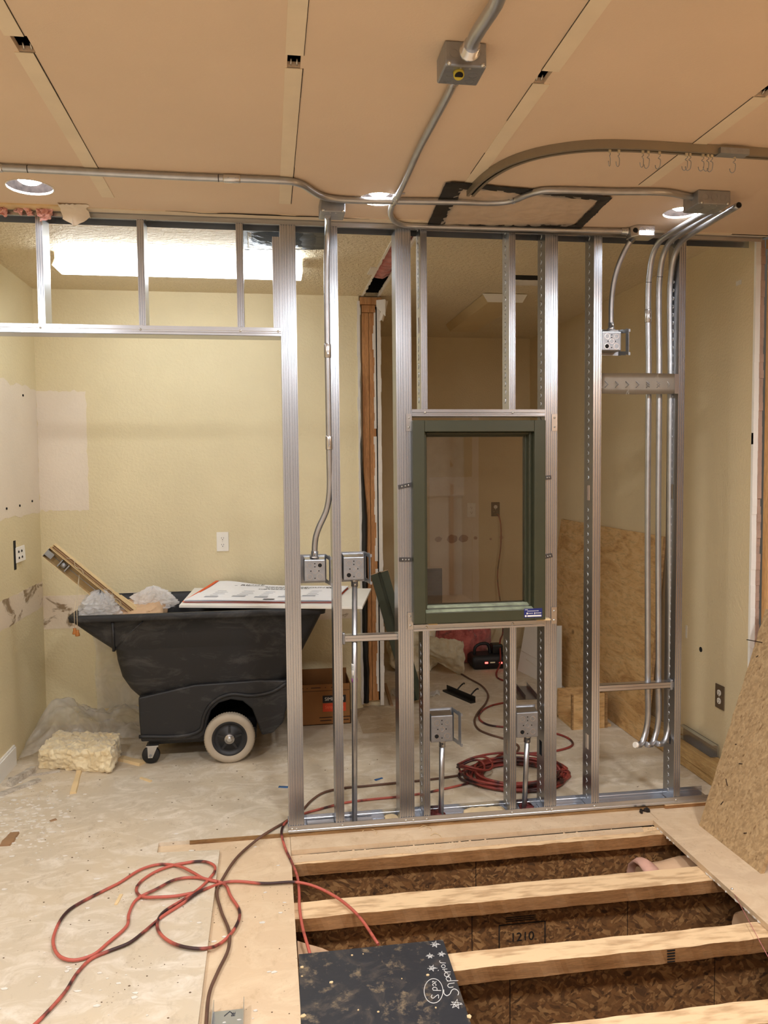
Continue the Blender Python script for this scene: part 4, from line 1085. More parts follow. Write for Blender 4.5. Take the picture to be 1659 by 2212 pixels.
def seg_near(px):
    best = min(range(len(path)), key=lambda i: abs(_pxx(path[i]) - px)); return path[best]
def _pxx(p):
    q = p - _O; v = _r * q.x + _d * q.y - _n * q.z; return CX + FOC * v.x / v.z
for i, (px, py) in enumerate(hk):
    q = seg_near(px); x, y, z = q.x, q.y, ZC - .026
    # refine along x so that hooks stay distinct
    p = PZ(px, py + 14, ZC - .026); x = p.x
    k = min(range(len(path) - 1), key=lambda j: abs((path[j].x + path[j + 1].x) / 2 - x)); a, c = path[k], path[k + 1]
    y = a.y + (c.y - a.y) * ((x - a.x) / (c.x - a.x) if abs(c.x - a.x) > 1e-5 else 0)
    t = thing('curtain_hook', hlab[i], 'hook', (x, y, z - .05), 'curtain hooks on the ceiling rail')
    rot = random.uniform(-1, 1)
    b = B(); box(b, (x - .003, y - .003, z - .008), (x + .003, y + .003, z + .012)); ob('glider', b, 'string', t)
    c, s = math.cos(rot), math.sin(rot)
    hp = [(0, -.006), (.003, -.012), (-.004, -.018), (.002, -.022), (.003, -.034), (0, -.046), (-.007, -.049), (-.012, -.043), (-.013, -.036)]
    b = B(); tube(b, [(x + u * c, y + u * s, z + v) for u, v in hp], .0011, 6, step=.003); ob('wire_hook', b, 'zinc', t)

# recessed ceiling lamps
ll = ['leftmost recessed round ceiling lamp, its can open and unfinished', 'middle recessed ceiling lamp half hidden behind the long conduit', 'rightmost recessed ceiling lamp beside the square steel box']
for i, (cx, cy, r) in enumerate(LAMPS):
    t = thing('recessed_lamp', ll[i], 'ceiling lamp', (cx, cy, ZC), 'recessed ceiling lamps')
    b = B(); lathe(b, (cx, cy, ZC - .001), (0, 0, 1), [(r * 1.01, 0), (r * .99, .012), (r * .98, .12), (r * .6, .135), (.001, .136)]); ob('can', b, 'can', t, norm=False)
    b = B(); lathe(b, (cx, cy, ZC + .022), (0, 0, 1), [(.001, -.010), (.028, -.008), (.039, .000), (.041, .012), (.02, .05), (.018, .07)], 24); ob('bulb', b, 'bulb', t)
    b = B(); Np = 36
    for k in range(Np):
        a0, a1 = 2 * math.pi * k / Np, 2 * math.pi * (k + 1) / Np; w = 1.05 + .04 * nz((math.cos(a0) * 4, math.sin(a0) * 4, i))
        slab(b, [(cx + r * m * math.cos(a), cy + r * m * math.sin(a), ZC - .002) for m, a in ((.99, a0), (w, a0), (w, a1), (.99, a1))], (0, 0, .002))
    ob('cut_edge', b, 'drywall', t)

# fluorescent wrap light of the left room
Ya, Yb, Yc = PZ(300, 546, ZR).y, PZ(300, 578, ZR - .08).y, PZ(300, 597, ZR - .08).y
xa, xb = PZ(124, 547, ZR).x, PZ(651, 562, ZR).x
t = thing('fluorescent_light', 'long bright wrap around ceiling light in the left room', 'ceiling light', ((xa + xb) / 2, Yb, ZR))
b = B(); sec = [(Ya, ZR - .004), (Ya + .004, ZR - .035), (Yb, ZR - .08), (Yc, ZR - .08), (Yc + .03, ZR - .035), (Yc + .034, ZR - .004)]
loft(b, [[(x, y, z) for y, z in sec] for x in (xa, xb)], True, True, False); ob('lens', b, 'tube', t)
b = B(); box(b, (xa + .02, Ya + .02, ZR - .004), (xb - .02, Yc + .04, ZR - .0005)); ob('base', b, 'white', t)
for x in (xa - .004, xb + .001):
    b = B(); e = [(x, y + (.004 if y > Yb else -.004), z) for y, z in sec]; slab(b, e, (.003, 0, 0)); ob('end_cap', b, 'lens_off', t)
# unlit wrap light of the right room
c0, c1, c2, c3 = PZ(1040, 632, ZR), PZ(1146, 632, ZR), PZ(1115, 722, ZR), PZ(948, 722, ZR)
t = thing('ceiling_light', 'unlit white ceiling light fixture in the dim right room', 'ceiling light', ((c1.x + c3.x) / 2, (c0.y + c2.y) / 2, ZR))
xl, xr, yl0, yl1 = c0.x + .02, c1.x - .02, c0.y, 5.55
b = B(); sec = [(xl, ZR - .002), (xl + .03, ZR - .05), (xr - .03, ZR - .05), (xr, ZR - .002)]
loft(b, [[(x, y, z) for x, z in sec] for y in (yl0 + .006, yl1)], True, True, False); ob('lens', b, 'lens_off', t)
b = B(); e = [(x + (-.012 if x < (xl + xr) / 2 else .012), yl0, z - .003) for x, z in sec]; slab(b, e, (0, .006, 0)); ob('end_cap', b, 'white', t)

# poly sheet patches taped over openings in the ceilings
def ceiling_patch(name, label, q, z, sheet, tape_w, sag, black):
    t = thing(name, label, 'plastic sheet', ((q[0].x + q[2].x) / 2, (q[0].y + q[2].y) / 2, z))
    def bil(u, v): return q[0].lerp(q[1], u).lerp(q[3].lerp(q[2], u), v)
    b = B(); grid(b, lambda u, v: bil(.06 + .88 * u, .06 + .88 * v) + V((0, 0, z - bil(0, 0).z - .004 - sag * math.sin(math.pi * u) * math.sin(math.pi * v) - .006 * abs(nz((u * 9, v * 7, 1))) )), 40, 30)
    ob('sheet', b, sheet, t, norm=False)
    for i in range(4):
        a, c = q[i], q[(i + 1) % 4]; d = (c - a).normalized(); s = V((-d.y, d.x, 0)) * black[i]; b = B()
        def tp(u, v): 
            p = a.lerp(c, u) + s * (v - .22) * (1 + .25 * nz((u * 5, i, 0))); return V((p.x, p.y, z - .0045 - .006 * abs(nz((u * 12, v * 3, i)))))
        grid(b, tp, 24, 4); ob('tape', b, 'black', t, norm=False)
    return t
ZP = ZC - .001
qR = [PZ(972, 392, ZP), PZ(1318, 424, ZP), PZ(1252, 489, ZP), PZ(928, 489, ZP)]
ceiling_patch('poly_patch', 'cloudy plastic sheet taped with black tape over a ceiling opening', [V((p.x, p.y, ZP)) for p in qR], ZP, 'film_patch', .05, .008, (.05, .04, .055, .065))
qL = [PZ(526, 489, ZR), PZ(694, 489, ZR), PZ(692, 536, ZR), PZ(528, 536, ZR)]
ceiling_patch('poly_patch', 'glossy plastic sheet taped in black over the left room ceiling vent', [V((p.x, p.y, ZR - .001)) for p in qL], ZR - .001, 'film_blue', .05, .03, (.07, .11, .012, .02))
bxo('duct_opening', (qL[0].x + .03, qL[0].y + .03, ZR - .0035), (qL[1].x - .04, qL[2].y - .02, ZR - .001), 'dark', ceil2)

# ================================================================== LEFT ROOM: CART AND WHAT IS IN IT
def rrect(xl, xr, yn, yf, z, rl, rr, n=6):
    out = []
    for cx, cy, a0, r in ((xr - rr, yn + rr, -90, rr), (xr - rr, yf - rr, 0, rr), (xl + rl, yf - rl, 90, rl), (xl + rl, yn + rl, 180, rl)):
        for k in range(n + 1):
            a = math.radians(a0 + 90 * k / n); out.append((cx + r * math.cos(a), cy + r * math.sin(a), z))
    return out
cart = thing('tilt_cart', 'black plastic tilt truck with scuffed hull standing at the left room wall', 'cart', (-.35, 4.28, 0))
lev = [(.325, -.640, .00, 4.03, 4.58, .06), (.335, -.668, .04, 4.00, 4.60, .07), (.375, -.705, .085, 3.985, 4.61, .08), (.44, -.742, .118, 3.975, 4.62, .08),
       (.53, -.762, .160, 3.968, 4.63, .075), (.583, -.766, .186, 3.965, 4.632, .07), (.592, -.785, .190, 3.964, 4.634, .06), (.66, -.872, .224, 3.960, 4.638, .05), (.735, -.962, .262, 3.956, 4.642, .04)]
R = [rrect(xl, xr, yn, yf, z, r, r) for z, xl, xr, yn, yf, r in lev]
R += [rrect(-.975, .280, 3.940, 4.656, z, .045, .045) for z in (.736, .744)] + [rrect(-.978, .283, 3.938, 4.658, .758, .045, .045), rrect(-.972, .277, 3.944, 4.652, .768, .045, .045), rrect(-.955, .262, 3.962, 4.636, .768, .04, .04)]
R += [rrect(-.945, .252, 3.974, 4.624, .735, .04, .04), rrect(-.86, .21, 3.980, 4.618, .66, .05, .05), rrect(-.75, .15, 3.985, 4.61, .56, .06, .06), rrect(-.72, .10, 4.0, 4.60, .46, .06, .06)]
b = B(); loft(b, R, True, True); ob('hull', b, 'blackpl', cart)
sk = [(298, 1508), (300, 1560), (304, 1604), (430, 1598), (444, 1588), (448, 1560), (456, 1536), (472, 1520), (498, 1512), (524, 1516), (544, 1532), (556, 1562), (566, 1590), (590, 1584), (612, 1562), (624, 1510), (632, 1470), (560, 1470), (420, 1480)]
b = B(); pts = [PY(x, y, 3.96) for x, y in sk]
slab(b, [(p.x, 3.966, p.z) for p in pts], (0, .63, 0)); ob('skirt', b, 'blackpl', cart, bevel=.008)
b = B(); pts = [PY(x, y, 3.96) for x, y in [(300, 1592), (415, 1586), (434, 1576), (440, 1550), (452, 1526), (474, 1508), (500, 1500), (545, 1503), (590, 1494), (620, 1475)]]
tube(b, [(p.x, 3.963, p.z) for p in pts], .010, 8, step=.02); ob('arch_rib', b, 'blackpl', cart)
b = B(); pts = [PY(x, y, 3.96) for x, y in [(246, 1346), (247, 1408), (250, 1380)]]
tube(b, [(-.764, 3.966, .585), (-.764, 3.960, .66), (-.765, 3.957, .73)], .008, 8); tube(b, [(-.764, 3.965, .585), (-.70, 3.962, .66), (-.62, 3.958, .73)], .004, 6)
ob('corner_rib', b, 'blackpl', cart)
b = B(); box(b, (-.62, 4.02, .085), (-.08, 4.56, .15)); ob('chassis', b, 'hub', cart, bevel=.01)
def wheel(y0, s):
    c = V((-.212, y0, .1255)); b = B(); R_ = .1245
    lathe(b, c, (0, s, 0), [(.088, .002), (.100, -.004), (R_ - .006, -.002), (R_, .008), (R_, .040), (R_ - .006, .050), (.088, .046), (.088, .002)], 48)
    w = ob('wheel', b, 'tire', cart)
    b = B()
    for k in range(60):
        a = 2 * math.pi * k / 60; p = c + V((math.cos(a) * R_, 0, math.sin(a) * R_)); t = V((-math.sin(a), 0, math.cos(a))) * .003; u = V((math.cos(a), 0, math.sin(a))) * .0012
        slab(b, [p - t + V((0, s * .006, 0)), p + t + V((0, s * .006, 0)), p + t + V((0, s * .042, 0)), p - t + V((0, s * .042, 0))], u)
    ob('tread', b, 'tire', w, kind='stuff')
    b = B(); lathe(b, c, (0, s, 0), [(.0885, .004), (.080, .001), (.074, .010), (.060, .014), (.056, .008), (.030, .004), (.024, -.006), (.001, -.006)], 40); 
    for k in range(5):
        a = 2 * math.pi * k / 5 + .3; u = V((math.cos(a), 0, math.sin(a))); t = V((-u.z, 0, u.x)) * .007
        slab(b, [c + u * .028 - t + V((0, s * .003, 0)), c + u * .062 - t * .7 + V((0, s * .003, 0)), c + u * .062 + t * .7 + V((0, s * .003, 0)), c + u * .028 + t + V((0, s * .003, 0))], (0, s * .01, 0))
    ob('hub', b, 'hub', w)
    b = B(); lathe(b, c + V((0, -s * .007, 0)), (0, s, 0), [(.025, .003), (.024, 0), (.014, 0), (.014, -.004), (.006, -.005), (.001, -.005)], 24); ob('axle_washer', b, 'zinc_lt', w)
wheel(3.925, 1); wheel(4.64, -1)
def caster(x, y):
    b = B(); lathe(b, (x, y - .016, .0445), (0, 1, 0), [(.001, 0), (.024, 0), (.028, .004), (.040, .003), (.044, .008), (.044, .024), (.040, .029), (.024, .030), (.001, .03)], 32); w = ob('caster', b, 'hub', cart)
    b = B()
    for yy in (-.024, .018):
        slab(b, [(x + u, y + yy, z) for u, z in ((-.012, .034), (.010, .034), (.036, .094), (-.014, .094))], (0, .004, 0))
    box(b, (x - .02, y - .03, .092), (x + .04, y + .03, .098)); ob('fork', b, 'zinc_lt', w)
    b = B(); cyl(b, (x, y - .028, .046), (x, y + .026, .046), .007, 10); ob('axle', b, 'zinc', w)
caster(-.605, 4.0); caster(-.605, 4.56)

# blinds sticking out of the cart
bt = thing('window_blinds', 'folded beige window blinds sticking up out of the black cart', 'blinds', (-.78, 4.12, .70))
A0, A1 = PY(98, 1191, 4.1), PY(268, 1329, 4.1)
ud = (A1 - A0).normalized(); vd = V((-ud.z, 0, ud.x)); vd = vd if vd.z > 0 else -vd
Lb = (A1 - A0).length + .24; hwv = .029
def L3(u, v, w): return A0 + ud * u + vd * v + V((0, w, 0))
def lbox(bm, u0, u1, v0, v1, w0, w1): slab(bm, [L3(u0, v0, w0), L3(u1, v0, w0), L3(u1, v1, w0), L3(u0, v1, w0)], (0, w1 - w0, 0))
b = B(); lbox(b, 0, Lb, -hwv, hwv, .034, .036); ob('headrail', b, 'blind', bt)
b = B(); lbox(b, 0, Lb, hwv - .0022, hwv, -.004, .036); ob('upper_lip', b, 'blind_lt', bt)
b = B(); lbox(b, 0, Lb, -hwv, -hwv + .0018, -.004, .036); ob('lower_lip', b, 'blind_lt', bt)
b = B(); lbox(b, .006, .045, -.014, .016, -.003, .0); lbox(b, .004, .006, -hwv, hwv, -.003, .034); ob('end_bracket', b, 'zinc', bt)
b = B(); cyl(b, L3(.03, .002, .018), L3(Lb, .002, .018), .0018, 8); ob('tilt_rod', b, 'zinc', bt)
for u in (.10, .335):
    b = B(); cyl(b, L3(u, .002, .006), L3(u + .024, .002, .006), .014, 14); lbox(b, u - .012, u - .006, -.02, .02, 0, .03); lbox(b, u + .03, u + .036, -.02, .02, 0, .03); ob('cord_spool', b, 'zinc', bt)
    b = B(); tube(b, [L3(u, -hwv, .0), L3(u - .014, -hwv - .012, -.002), L3(u - .004, -hwv - .022, -.002), L3(u + .010, -hwv - .012, -.001), L3(u + .006, -hwv, 0)], .0012, 6, step=.004); ob('cord_loop', b, 'string', bt)
for k in range(7):
    b = B(); lbox(b, .004 + .008 * (k % 3), Lb, hwv + .002 + k * .0032, hwv + .004 + k * .0032, .004 + (k % 2) * .003, .052); ob('slat', b, 'slat' if k % 3 else 'blind_lt', bt)
b = B()
for u, w in ((.16, 0), (.40, 0)):
    tube(b, [L3(u - .06, hwv + .012, -.006), L3(u - .03, hwv + .03, -.01), L3(u, hwv + .008, -.008), L3(u + .03, hwv + .016, -.01), L3(u + .06, hwv + .004, -.008)], .0015, 6, step=.006)
ob('tangled_cord', b, 'string', bt)
sp = L3(.20, hwv * .6, -.008); tl = PY(162, 1362, 3.93); tr_ = PY(168, 1366, 3.93)
for q in (tl, tr_):
    b = B(); tube(b, [sp, V((q.x, 3.94, sp.z - .14)), V((q.x, 3.925, .80)), V((q.x, 3.925, q.z + .01))], .0012, 6); pc = ob('pull_cord', b, 'string', bt)
    b = B(); lathe(b, (q.x, 3.925, q.z - .018), (0, 0, 1), [(.001, 0), (.0105, .001), (.0115, .006), (.007, .022), (.008, .03), (.001, .031)], 16); ob('tassel', b, 'tassel', pc)
bs = thing('wooden_lath', 'pair of pale slats poking from the cart behind the blinds', 'slat', (-.66, 4.22, .7))
for k in range(2):
    p, q = PY(248 + k * 10, 1282 + k * 6, 4.22), PY(306 + k * 12, 1330, 4.2)
    d = (q - p).normalized(); b = B(); s = V((-d.z, 0, d.x)) * .005
    slab(b, [p - s, q + d * .12 - s, q + d * .12 + s, p + s], (0, .03, 0)); ob('slat', b, 'blind_lt', bs)
# milky bag with brown scraps
def bagf(cx, cy, z0, rx, ry, h, seed, bm):
    g = []
    for i in range(25):
        row = []
        for j in range(48):
            a = 2 * math.pi * j / 48; t = i / 24
            r = math.sin(math.pi * (.5 * t + .5)) ** .6 if t > .999 else (1 - t ** 2.2) ** .6
            q = V((math.cos(a) * 2, math.sin(a) * 2, t * 3 + seed))
            k = 1.12 + .30 * nz(q) - .42 * abs(nz(q * 1.9)) - .22 * abs(nz(q * 4.3))
            row.append(bm.verts.new((cx + rx * r * k * math.cos(a), cy + ry * r * k * math.sin(a), z0 + h * t * (1 + .2 * nz(q * 1.3)))))
        g.append(row)
    for i in range(24):
        for j in range(48):
            bm.faces.new((g[i][j], g[i][(j + 1) % 48], g[i + 1][(j + 1) % 48], g[i + 1][j]))
b = B(); bagf(-.85, 4.12, .735, .115, .10, .13, 3, b); bagf(-.63, 4.38, .73, .12, .10, .105, 8, b)
ob('plastic_bag', b, 'bag', label='crumpled milky plastic bag at the left end of the black cart', cat='bag', norm=False)
lump('brown_paper_scraps', [(-.84, 4.05, .665), (-.56, 4.05, .665), (-.56, 4.5, .665), (-.84, 4.5, .665)], .10, 'kraft', None, .02, 14, (20, 16), .5, label='brown paper scraps heaped under the plastic bag in the cart', cat='paper', seed=5)

# white board and drawing set on the cart
zb_ = .770
q = [PZ(387, 1313, zb_), PZ(783, 1316, zb_), PZ(802, 1273, zb_ + .008), PZ(420, 1272, zb_ + .008)]
q = [V((p.x, p.y, zb_ + .0005)) for p in q]
b = B(); slab(b, q, (0, 0, .013)); ob('white_board', b, 'white', label='white board laid across the cart under the drawing set', cat='board', bevel=.001)
z1 = zb_ + .0145
pq = [PZ(397, 1302, z1), PZ(718, 1303, z1), PZ(752, 1271, z1), PZ(470, 1267, z1)]
pq = [V((p.x, p.y, z1)) for p in pq]
dr = thing('drawing_set', 'stack of white construction drawings lying on the white board', 'drawings', ((pq[0] + pq[2]) * .5))
def bilp(u, v): return pq[0].lerp(pq[1], u).lerp(pq[3].lerp(pq[2], u), v)
def sheetz(u, v, k): return .0022 * k + .012 * math.exp(-((u - .02) / .2) ** 2) * v + .010 * max(0, v - .75) * math.exp(-((u - .1) / .16) ** 2) * 4 + .0012 * math.sin(u * 9 + k)
for k in range(7):
    b = B(); o = .006 * math.sin(k * 2.3)
    grid(b, lambda u, v: bilp(u + o * .4, v) + V((0, -.004 * (6 - k) * .4, sheetz(u, v, k))), 30, 10)
    ob('drawing_sheet', b, 'orange' if k in (1, 3) else 'paper', dr, norm=False)
b = B()
slab(b, [bilp(-.012, .0) + V((0, 0, .004)), bilp(.012, .0) + V((0, 0, .004)), bilp(.012, 1.0) + V((0, 0, .034)), bilp(-.012, 1.0) + V((0, 0, .034))], (0, 0, .0015))
ob('orange_edge', b, 'orange', dr)
xd = (pq[1] - pq[0]).normalized(); yd = (pq[3] - pq[0]).normalized()
def on_sheet(s, size, u, v, mat):
    o = bilp(u, v) + V((0, 0, sheetz(u, v, 6) + .0018)); bm = text_bm(s, size, frame_mtx(o, xd, V((0, 1, 0))), .0002)
    return bm
b = on_sheet('BLUE RIDGE', .05, .22, .86, 'ink'); ob('sheet_title', b, 'ink', dr)
b = on_sheet('COUNTY', .04, .80, .84, 'ink'); ob('sheet_title', b, 'ink', dr)
b = B()
def tick(u0, u1, v, h):
    z = sheetz((u0 + u1) / 2, v, 6) + .0016
    slab(b, [bilp(u0, v) + V((0, 0, z)), bilp(u1, v) + V((0, 0, z)), bilp(u1, v + h) + V((0, 0, z)), bilp(u0, v + h) + V((0, 0, z))], (0, 0, .0003))
for row, (v, u0, u1) in enumerate(((.84, .40, .72), (.76, .42, .74), (.68, .38, .62), (.86, .87, .95), (.80, .86, .94))):
    u = u0
    while u < u1:
        w = random.uniform(.006, .03); tick(u, min(u1, u + w), v, .022); u += w + .006
ob('print_lines', b, 'ink', dr, kind='stuff')
b = B()
for u0, v0 in ((.12, .25), (.30, .3), (.46, .28), (.62, .3), (.78, .35)):
    for k in range(4): tick(u0, u0 + random.uniform(.05, .1), v0 + k * .08, .012)
    tick(u0 - .02, u0 + .07, v0 - .1, .06)
ob('print_blocks', b, 'ink_lt', dr, kind='stuff')
b = B(); tick(.525, .60, .045, .05); ob('print_bar', b, 'ink', dr)

# poly sheeting hanging off the cart and heaped on the floor, glass wool batt
def hang(u, v):
    x = -1.03 + .42 * u + .05 * v * (1 - u) ; z = .74 - .62 * v
    return V((x + .02 * nz((u * 4, v * 3, 0)), 4.678 - .10 * v * v * (1 - u) - .008 * (1 + math.sin(u * 9 + v * 2)), max(.02, z)))
b = B(); grid(b, hang, 30, 36)
cq = [PZ(34, 1650), PZ(300, 1596), V((-.62, 4.60, 0)), V((-1.27, 4.62, 0))]
def heap(u, v):
    p = cq[0].lerp(cq[1], u).lerp(cq[3].lerp(cq[2], u), v)
    e = (math.sin(math.pi * u) ** .5) * (math.sin(math.pi * min(1, v * .8 + .02)) ** .5)
    h = .21 * e * (1 - .35 * u) + .07 * e * nz((u * 3.2, v * 3.2, 5)) - .09 * e * abs(nz((u * 4.5, v * 4, 9))) - .04 * e * abs(nz((u * 10, v * 9, 2))) + .10 * math.exp(-((u - .22) / .16) ** 2 - ((v - .5) / .25) ** 2) + .008
    return V((max(-1.275, p.x + .03 * nz((u * 6, v * 6, 1))), p.y + .04 * nz((u * 6, v * 6, 4)), h))
grid(b, heap, 60, 44)
ob('poly_sheet', b, 'film', label='crumpled clear poly sheeting heaped left of the cart by the wall', cat='plastic sheet', norm=False)
bq = [PZ(82, 1662), PZ(246, 1672), PZ(264, 1626), PZ(126, 1618)]
bat = lump('insulation_batt', bq, .108, 'yellow', None, .016, 16, (90, 50), .12, label='torn yellow glass wool batt lying on the floor left of the cart', cat='insulation', seed=2)
def stick(name, p, q, w, h, mat, label, cat, z=0.0, group=None):
    p, q = PZ(*p, z), PZ(*q, z); d = (q - p).normalized(); s = V((-d.y, d.x, 0)) * w / 2
    b = B(); n = 6
    rr = []
    for i in range(n + 1):
        c = p.lerp(q, i / n); j = 1 + .25 * nz((c.x * 30, c.y * 30, w * 99)); ww = s * j
        rr.append([c - ww, c + ww, c + ww * .9 + V((0, 0, h * j)), c - ww * .8 + V((0, 0, h))])
    loft(b, rr, True, True, False)
    return ob(name, b, mat, label=label, cat=cat, group=group)
stick('wood_splinter', (20, 1700), (73, 1668), .03, .03, 'splint', 'thick grey broken wood piece on the floor in front of the batt', 'scrap')
stick('wood_splinter', (-8, 1722), (86, 1687), .03, .012, 'splint', 'long grey wood strip on the floor at the left picture edge', 'scrap')
stick('wood_splinter', (158, 1715), (171, 1668), .026, .01, 'shim', 'short white wood strip pointing away from the yellow batt', 'scrap')
stick('wood_splinter', (18, 1684), (130, 1667), .014, .008, 'splint', 'thin wood splinter touching the front edge of the batt', 'scrap')
stick('wood_splinter', (258, 1640), (308, 1652), .045, .014, 'shim', 'yellowish wood scrap between the batt and the cart caster', 'scrap')
stick('wood_splinter', (304, 1681), (326, 1689), .014, .006, 'shim', 'tiny white wood chip on the floor below the cart caster', 'scrap')
stick('wood_splinter', (10, 1828), (32, 1800), .045, .006, 'slat', 'brownish flat wood scrap on the floor at the left edge', 'scrap')
stick('wood_splinter', (108, 1774), (122, 1770), .02, .002, 'slat', 'small tan wood sliver flat on the left floor', 'scrap')
stick('wood_splinter', (250, 1955), (262, 1933), .012, .003, 'shim', 'pale sliver inside the big loop of the red cord', 'scrap', z=.0)
stick('blue_tape', (602, 1700), (622, 1701), .018, .003, 'blue', 'scrap of blue tape on the floor beside the left post', 'tape')
stick('blue_tape', (810, 1686), (826, 1681), .012, .003, 'blue', 'thin blue scrap on the floor behind the second stud', 'tape')
b = B()
for i in range(300):
    if i < 230: px, py = random.gauss(60, 50), random.gauss(1765, 45)
    else: px, py = random.uniform(0, 620), random.uniform(1700, 2200)
    if not (-40 < px < 625 and 1690 < py < 2210): continue
    p = PZ(px, py, 0); r = random.uniform(.0015, .006) * (1.5 if i < 60 else 1)
    zf = 0 if p.x < -.215 else ZL
    if p.x > .05: continue
    a0 = random.uniform(0, 3)
    slab(b, [(p.x + 2 * r * math.cos(a) * random.uniform(.5, 1.3), p.y + r * math.sin(a) * random.uniform(.6, 1.2), zf + .0004) for a in (0, 1.3, 2.6, 4.0, 5.2)], (0, 0, random.uniform(.001, .003)))
ob('plaster_chips', b, 'drywall', label='white plaster chips scattered over the left floor', cat='debris', kind='stuff')
b = B()
for i in range(190):
    px, py = random.uniform(0, 1500), random.uniform(1640, 2210); p = PZ(px, py, 0)
    if p.x > .05 and p.y < 3.3 or p.y > 4.3 or p.x > 1.9: continue
    zf = 0 if (p.x < -.215 or p.y > 3.2) else ZL; r = random.uniform(.0008, .0024)
    slab(b, [(p.x + r * 1.6 * math.cos(a), p.y + r * math.sin(a), zf + .0003) for a in (0, 1.5, 3, 4.6)], (0, 0, .0015))
ob('dirt_crumbs', b, 'hubdirt', label='dark dirt crumbs strewn over the whole floor', cat='debris', kind='stuff')

# cardboard carton behind the posts
cb = thing('cardboard_box', 'open brown carton with black and red logo behind the left post', 'box', (.24, 4.55, 0))
X0, X1, Y0, Y1, H0 = .128, .452, 4.44, 4.685, .236
b = B(); t_ = .004
box(b, (X0, Y0, 0), (X1, Y0 + t_, H0)); box(b, (X0, Y1 - t_, 0), (X1, Y1, H0 + .03)); box(b, (X0, Y0, 0), (X0 + t_, Y1, H0)); box(b, (X1 - t_, Y0, 0), (X1, Y1, H0)); box(b, (X0, Y0, 0), (X1, Y1, t_))
ob('carton', b, 'card', cb)
la, lb_, lc = PY(697, 1503, Y0), PY(747, 1516, Y0), PY(747, 1535, Y0)
b = B(); box(b, (la.x, Y0 - .0012, lb_.z), (lb_.x, Y0, la.z)); lg = ob('logo_block', b, 'blocklogo', cb)
b = text_bm('SIMPSON', (lb_.x - la.x) * .205, FRONT(((la.x + lb_.x) / 2, Y0 - .0018, (la.z + lb_.z) / 2)), .0003); ob('logo_text', b, 'drywall', lg)
b = B(); box(b, (la.x, Y0 - .0012, lc.z), (lb_.x, Y0, lb_.z - .003)); lg = ob('logo_block', b, 'redlogo', cb)
b = text_bm('Strong-Tie', (lb_.x - la.x) * .19, FRONT(((la.x + lb_.x) / 2, Y0 - .0018, (lc.z + lb_.z) / 2)), .0003); ob('logo_text', b, 'redtxt', lg)
b = B()
for k in range(45): box(b, (X0 + .008 + k * .0069, Y0 - .0008, .197), (X0 + .013 + k * .0069, Y0, .200))
X0 -= .098
for u0, u1, z in ((.09, .10, .215), (.12, .125, .214), (.145, .20, .215), (.225, .23, .215), (.26, .32, .215)): box(b, (X0 + u0 + .05, Y0 - .0008, z), (X0 + u1 + .05, Y0, z + .004))
for z, u0, u1 in ((.040, .24, .315), (.022, .245, .31), (.040, .375, .42), (.022, .38, .41)): box(b, (X0 + u0, Y0 - .0008, z), (X0 + u1, Y0, z + .005))
for a in ((.325, .020, .328, .056), (.362, .020, .365, .056), (.325, .020, .365, .023), (.325, .053, .365, .056)): box(b, (X0 + a[0], Y0 - .0008, a[1]), (X0 + a[2], Y0, a[3]))
ob('carton_print', b, 'cardprint', cb, kind='stuff')

# ================================================================== OUTLETS
def outlet(label, c, xdir, w=.070, h=.114, plate='plate', faces=2, tilt=0, cat='outlet', dev='plate'):
    x = V(xdir); zdir = V((0, 0, 1))
    if tilt: 
        m = Matrix.Rotation(tilt, 3, x.cross(zdir)); x, zdir = m @ x, m @ zdir
    nrm = x.cross(zdir)
    t = thing('wall_outlet', label, cat, c)
    def P3(u, v, hgt): return V(c) + x * u + zdir * v + nrm * hgt
    def qd(bm, u0, u1, v0, v1, h0, h1): slab(bm, [P3(u0, v0, h0), P3(u1, v0, h0), P3(u1, v1, h0), P3(u0, v1, h0)], nrm * (h1 - h0))
    b = B(); qd(b, -w / 2, w / 2, -h / 2, h / 2, .0005, .006); ob('cover_plate', b, plate, t, bevel=.002)
    if faces == 2:
        for s in (-1, 1):
            b = B(); n = 16
            pts = [P3(.0165 * math.cos(a) * (1 if abs(math.cos(a)) < .85 else .9), s * .0195 + .0142 * math.sin(a), .0062) for a in [2 * math.pi * k / n for k in range(n)]]
            slab(b, pts, nrm * .002); r = ob('receptacle', b, dev, t)
            b = B()
            for u in (-.0062, .0062): qd(b, u - .001, u + .001, s * .0195 - .001, s * .0195 + .007, .0083, .0088)
            qd(b, -.0022, .0022, s * .0195 - .0095, s * .0195 - .005, .0083, .0088); ob('slots', b, 'dark', r, kind='stuff')
        b = B(); p = P3(0, 0, .006); cyl(b, p, p + nrm * .0012, .003, 10); ob('screw', b, 'screw', t)
    elif faces == 4:
        for u in (-.014, .014):
            for v in (-.016, .016):
                b = B(); qd(b, u - .009, u + .009, v - .008, v + .008, .0062, .0075); r = ob('data_port', b, 'plate', t)
                b = B(); qd(b, u - .006, u + .006, v - .006, v + .003, .0077, .0082); qd(b, u - .003, u + .003, v + .003, v + .006, .0077, .0082); ob('port_hole', b, 'dark', r, kind='stuff')
    return t
outlet('white duplex outlet on the cream wall above the cart', PY(481, 1170, 4.70), (1, 0, 0), plate='plate')
pl = PX(41, 1197, -1.285)
outlet('loose white data plate hanging askew on the left wall', V((-1.284, pl.y, pl.z)), (.25, .97, 0), w=.095, h=.08, faces=4, tilt=.10)
b = B(); box(b, (-1.2899, pl.y - .07, pl.z - .075), (-1.2885, pl.y - .035, pl.z + .075)); ob('wall_cutout', b, 'dark', wl)
outlet('dark steel duplex outlet low on the right wall', PX(1556, 1505, 2.0995), (0, -1, 0), plate='steelplate')
pr_ = PY(1018, 1102, 6.0985); outlet('white outlet on the far wall seen through the window glass', pr_, (1, 0, 0))
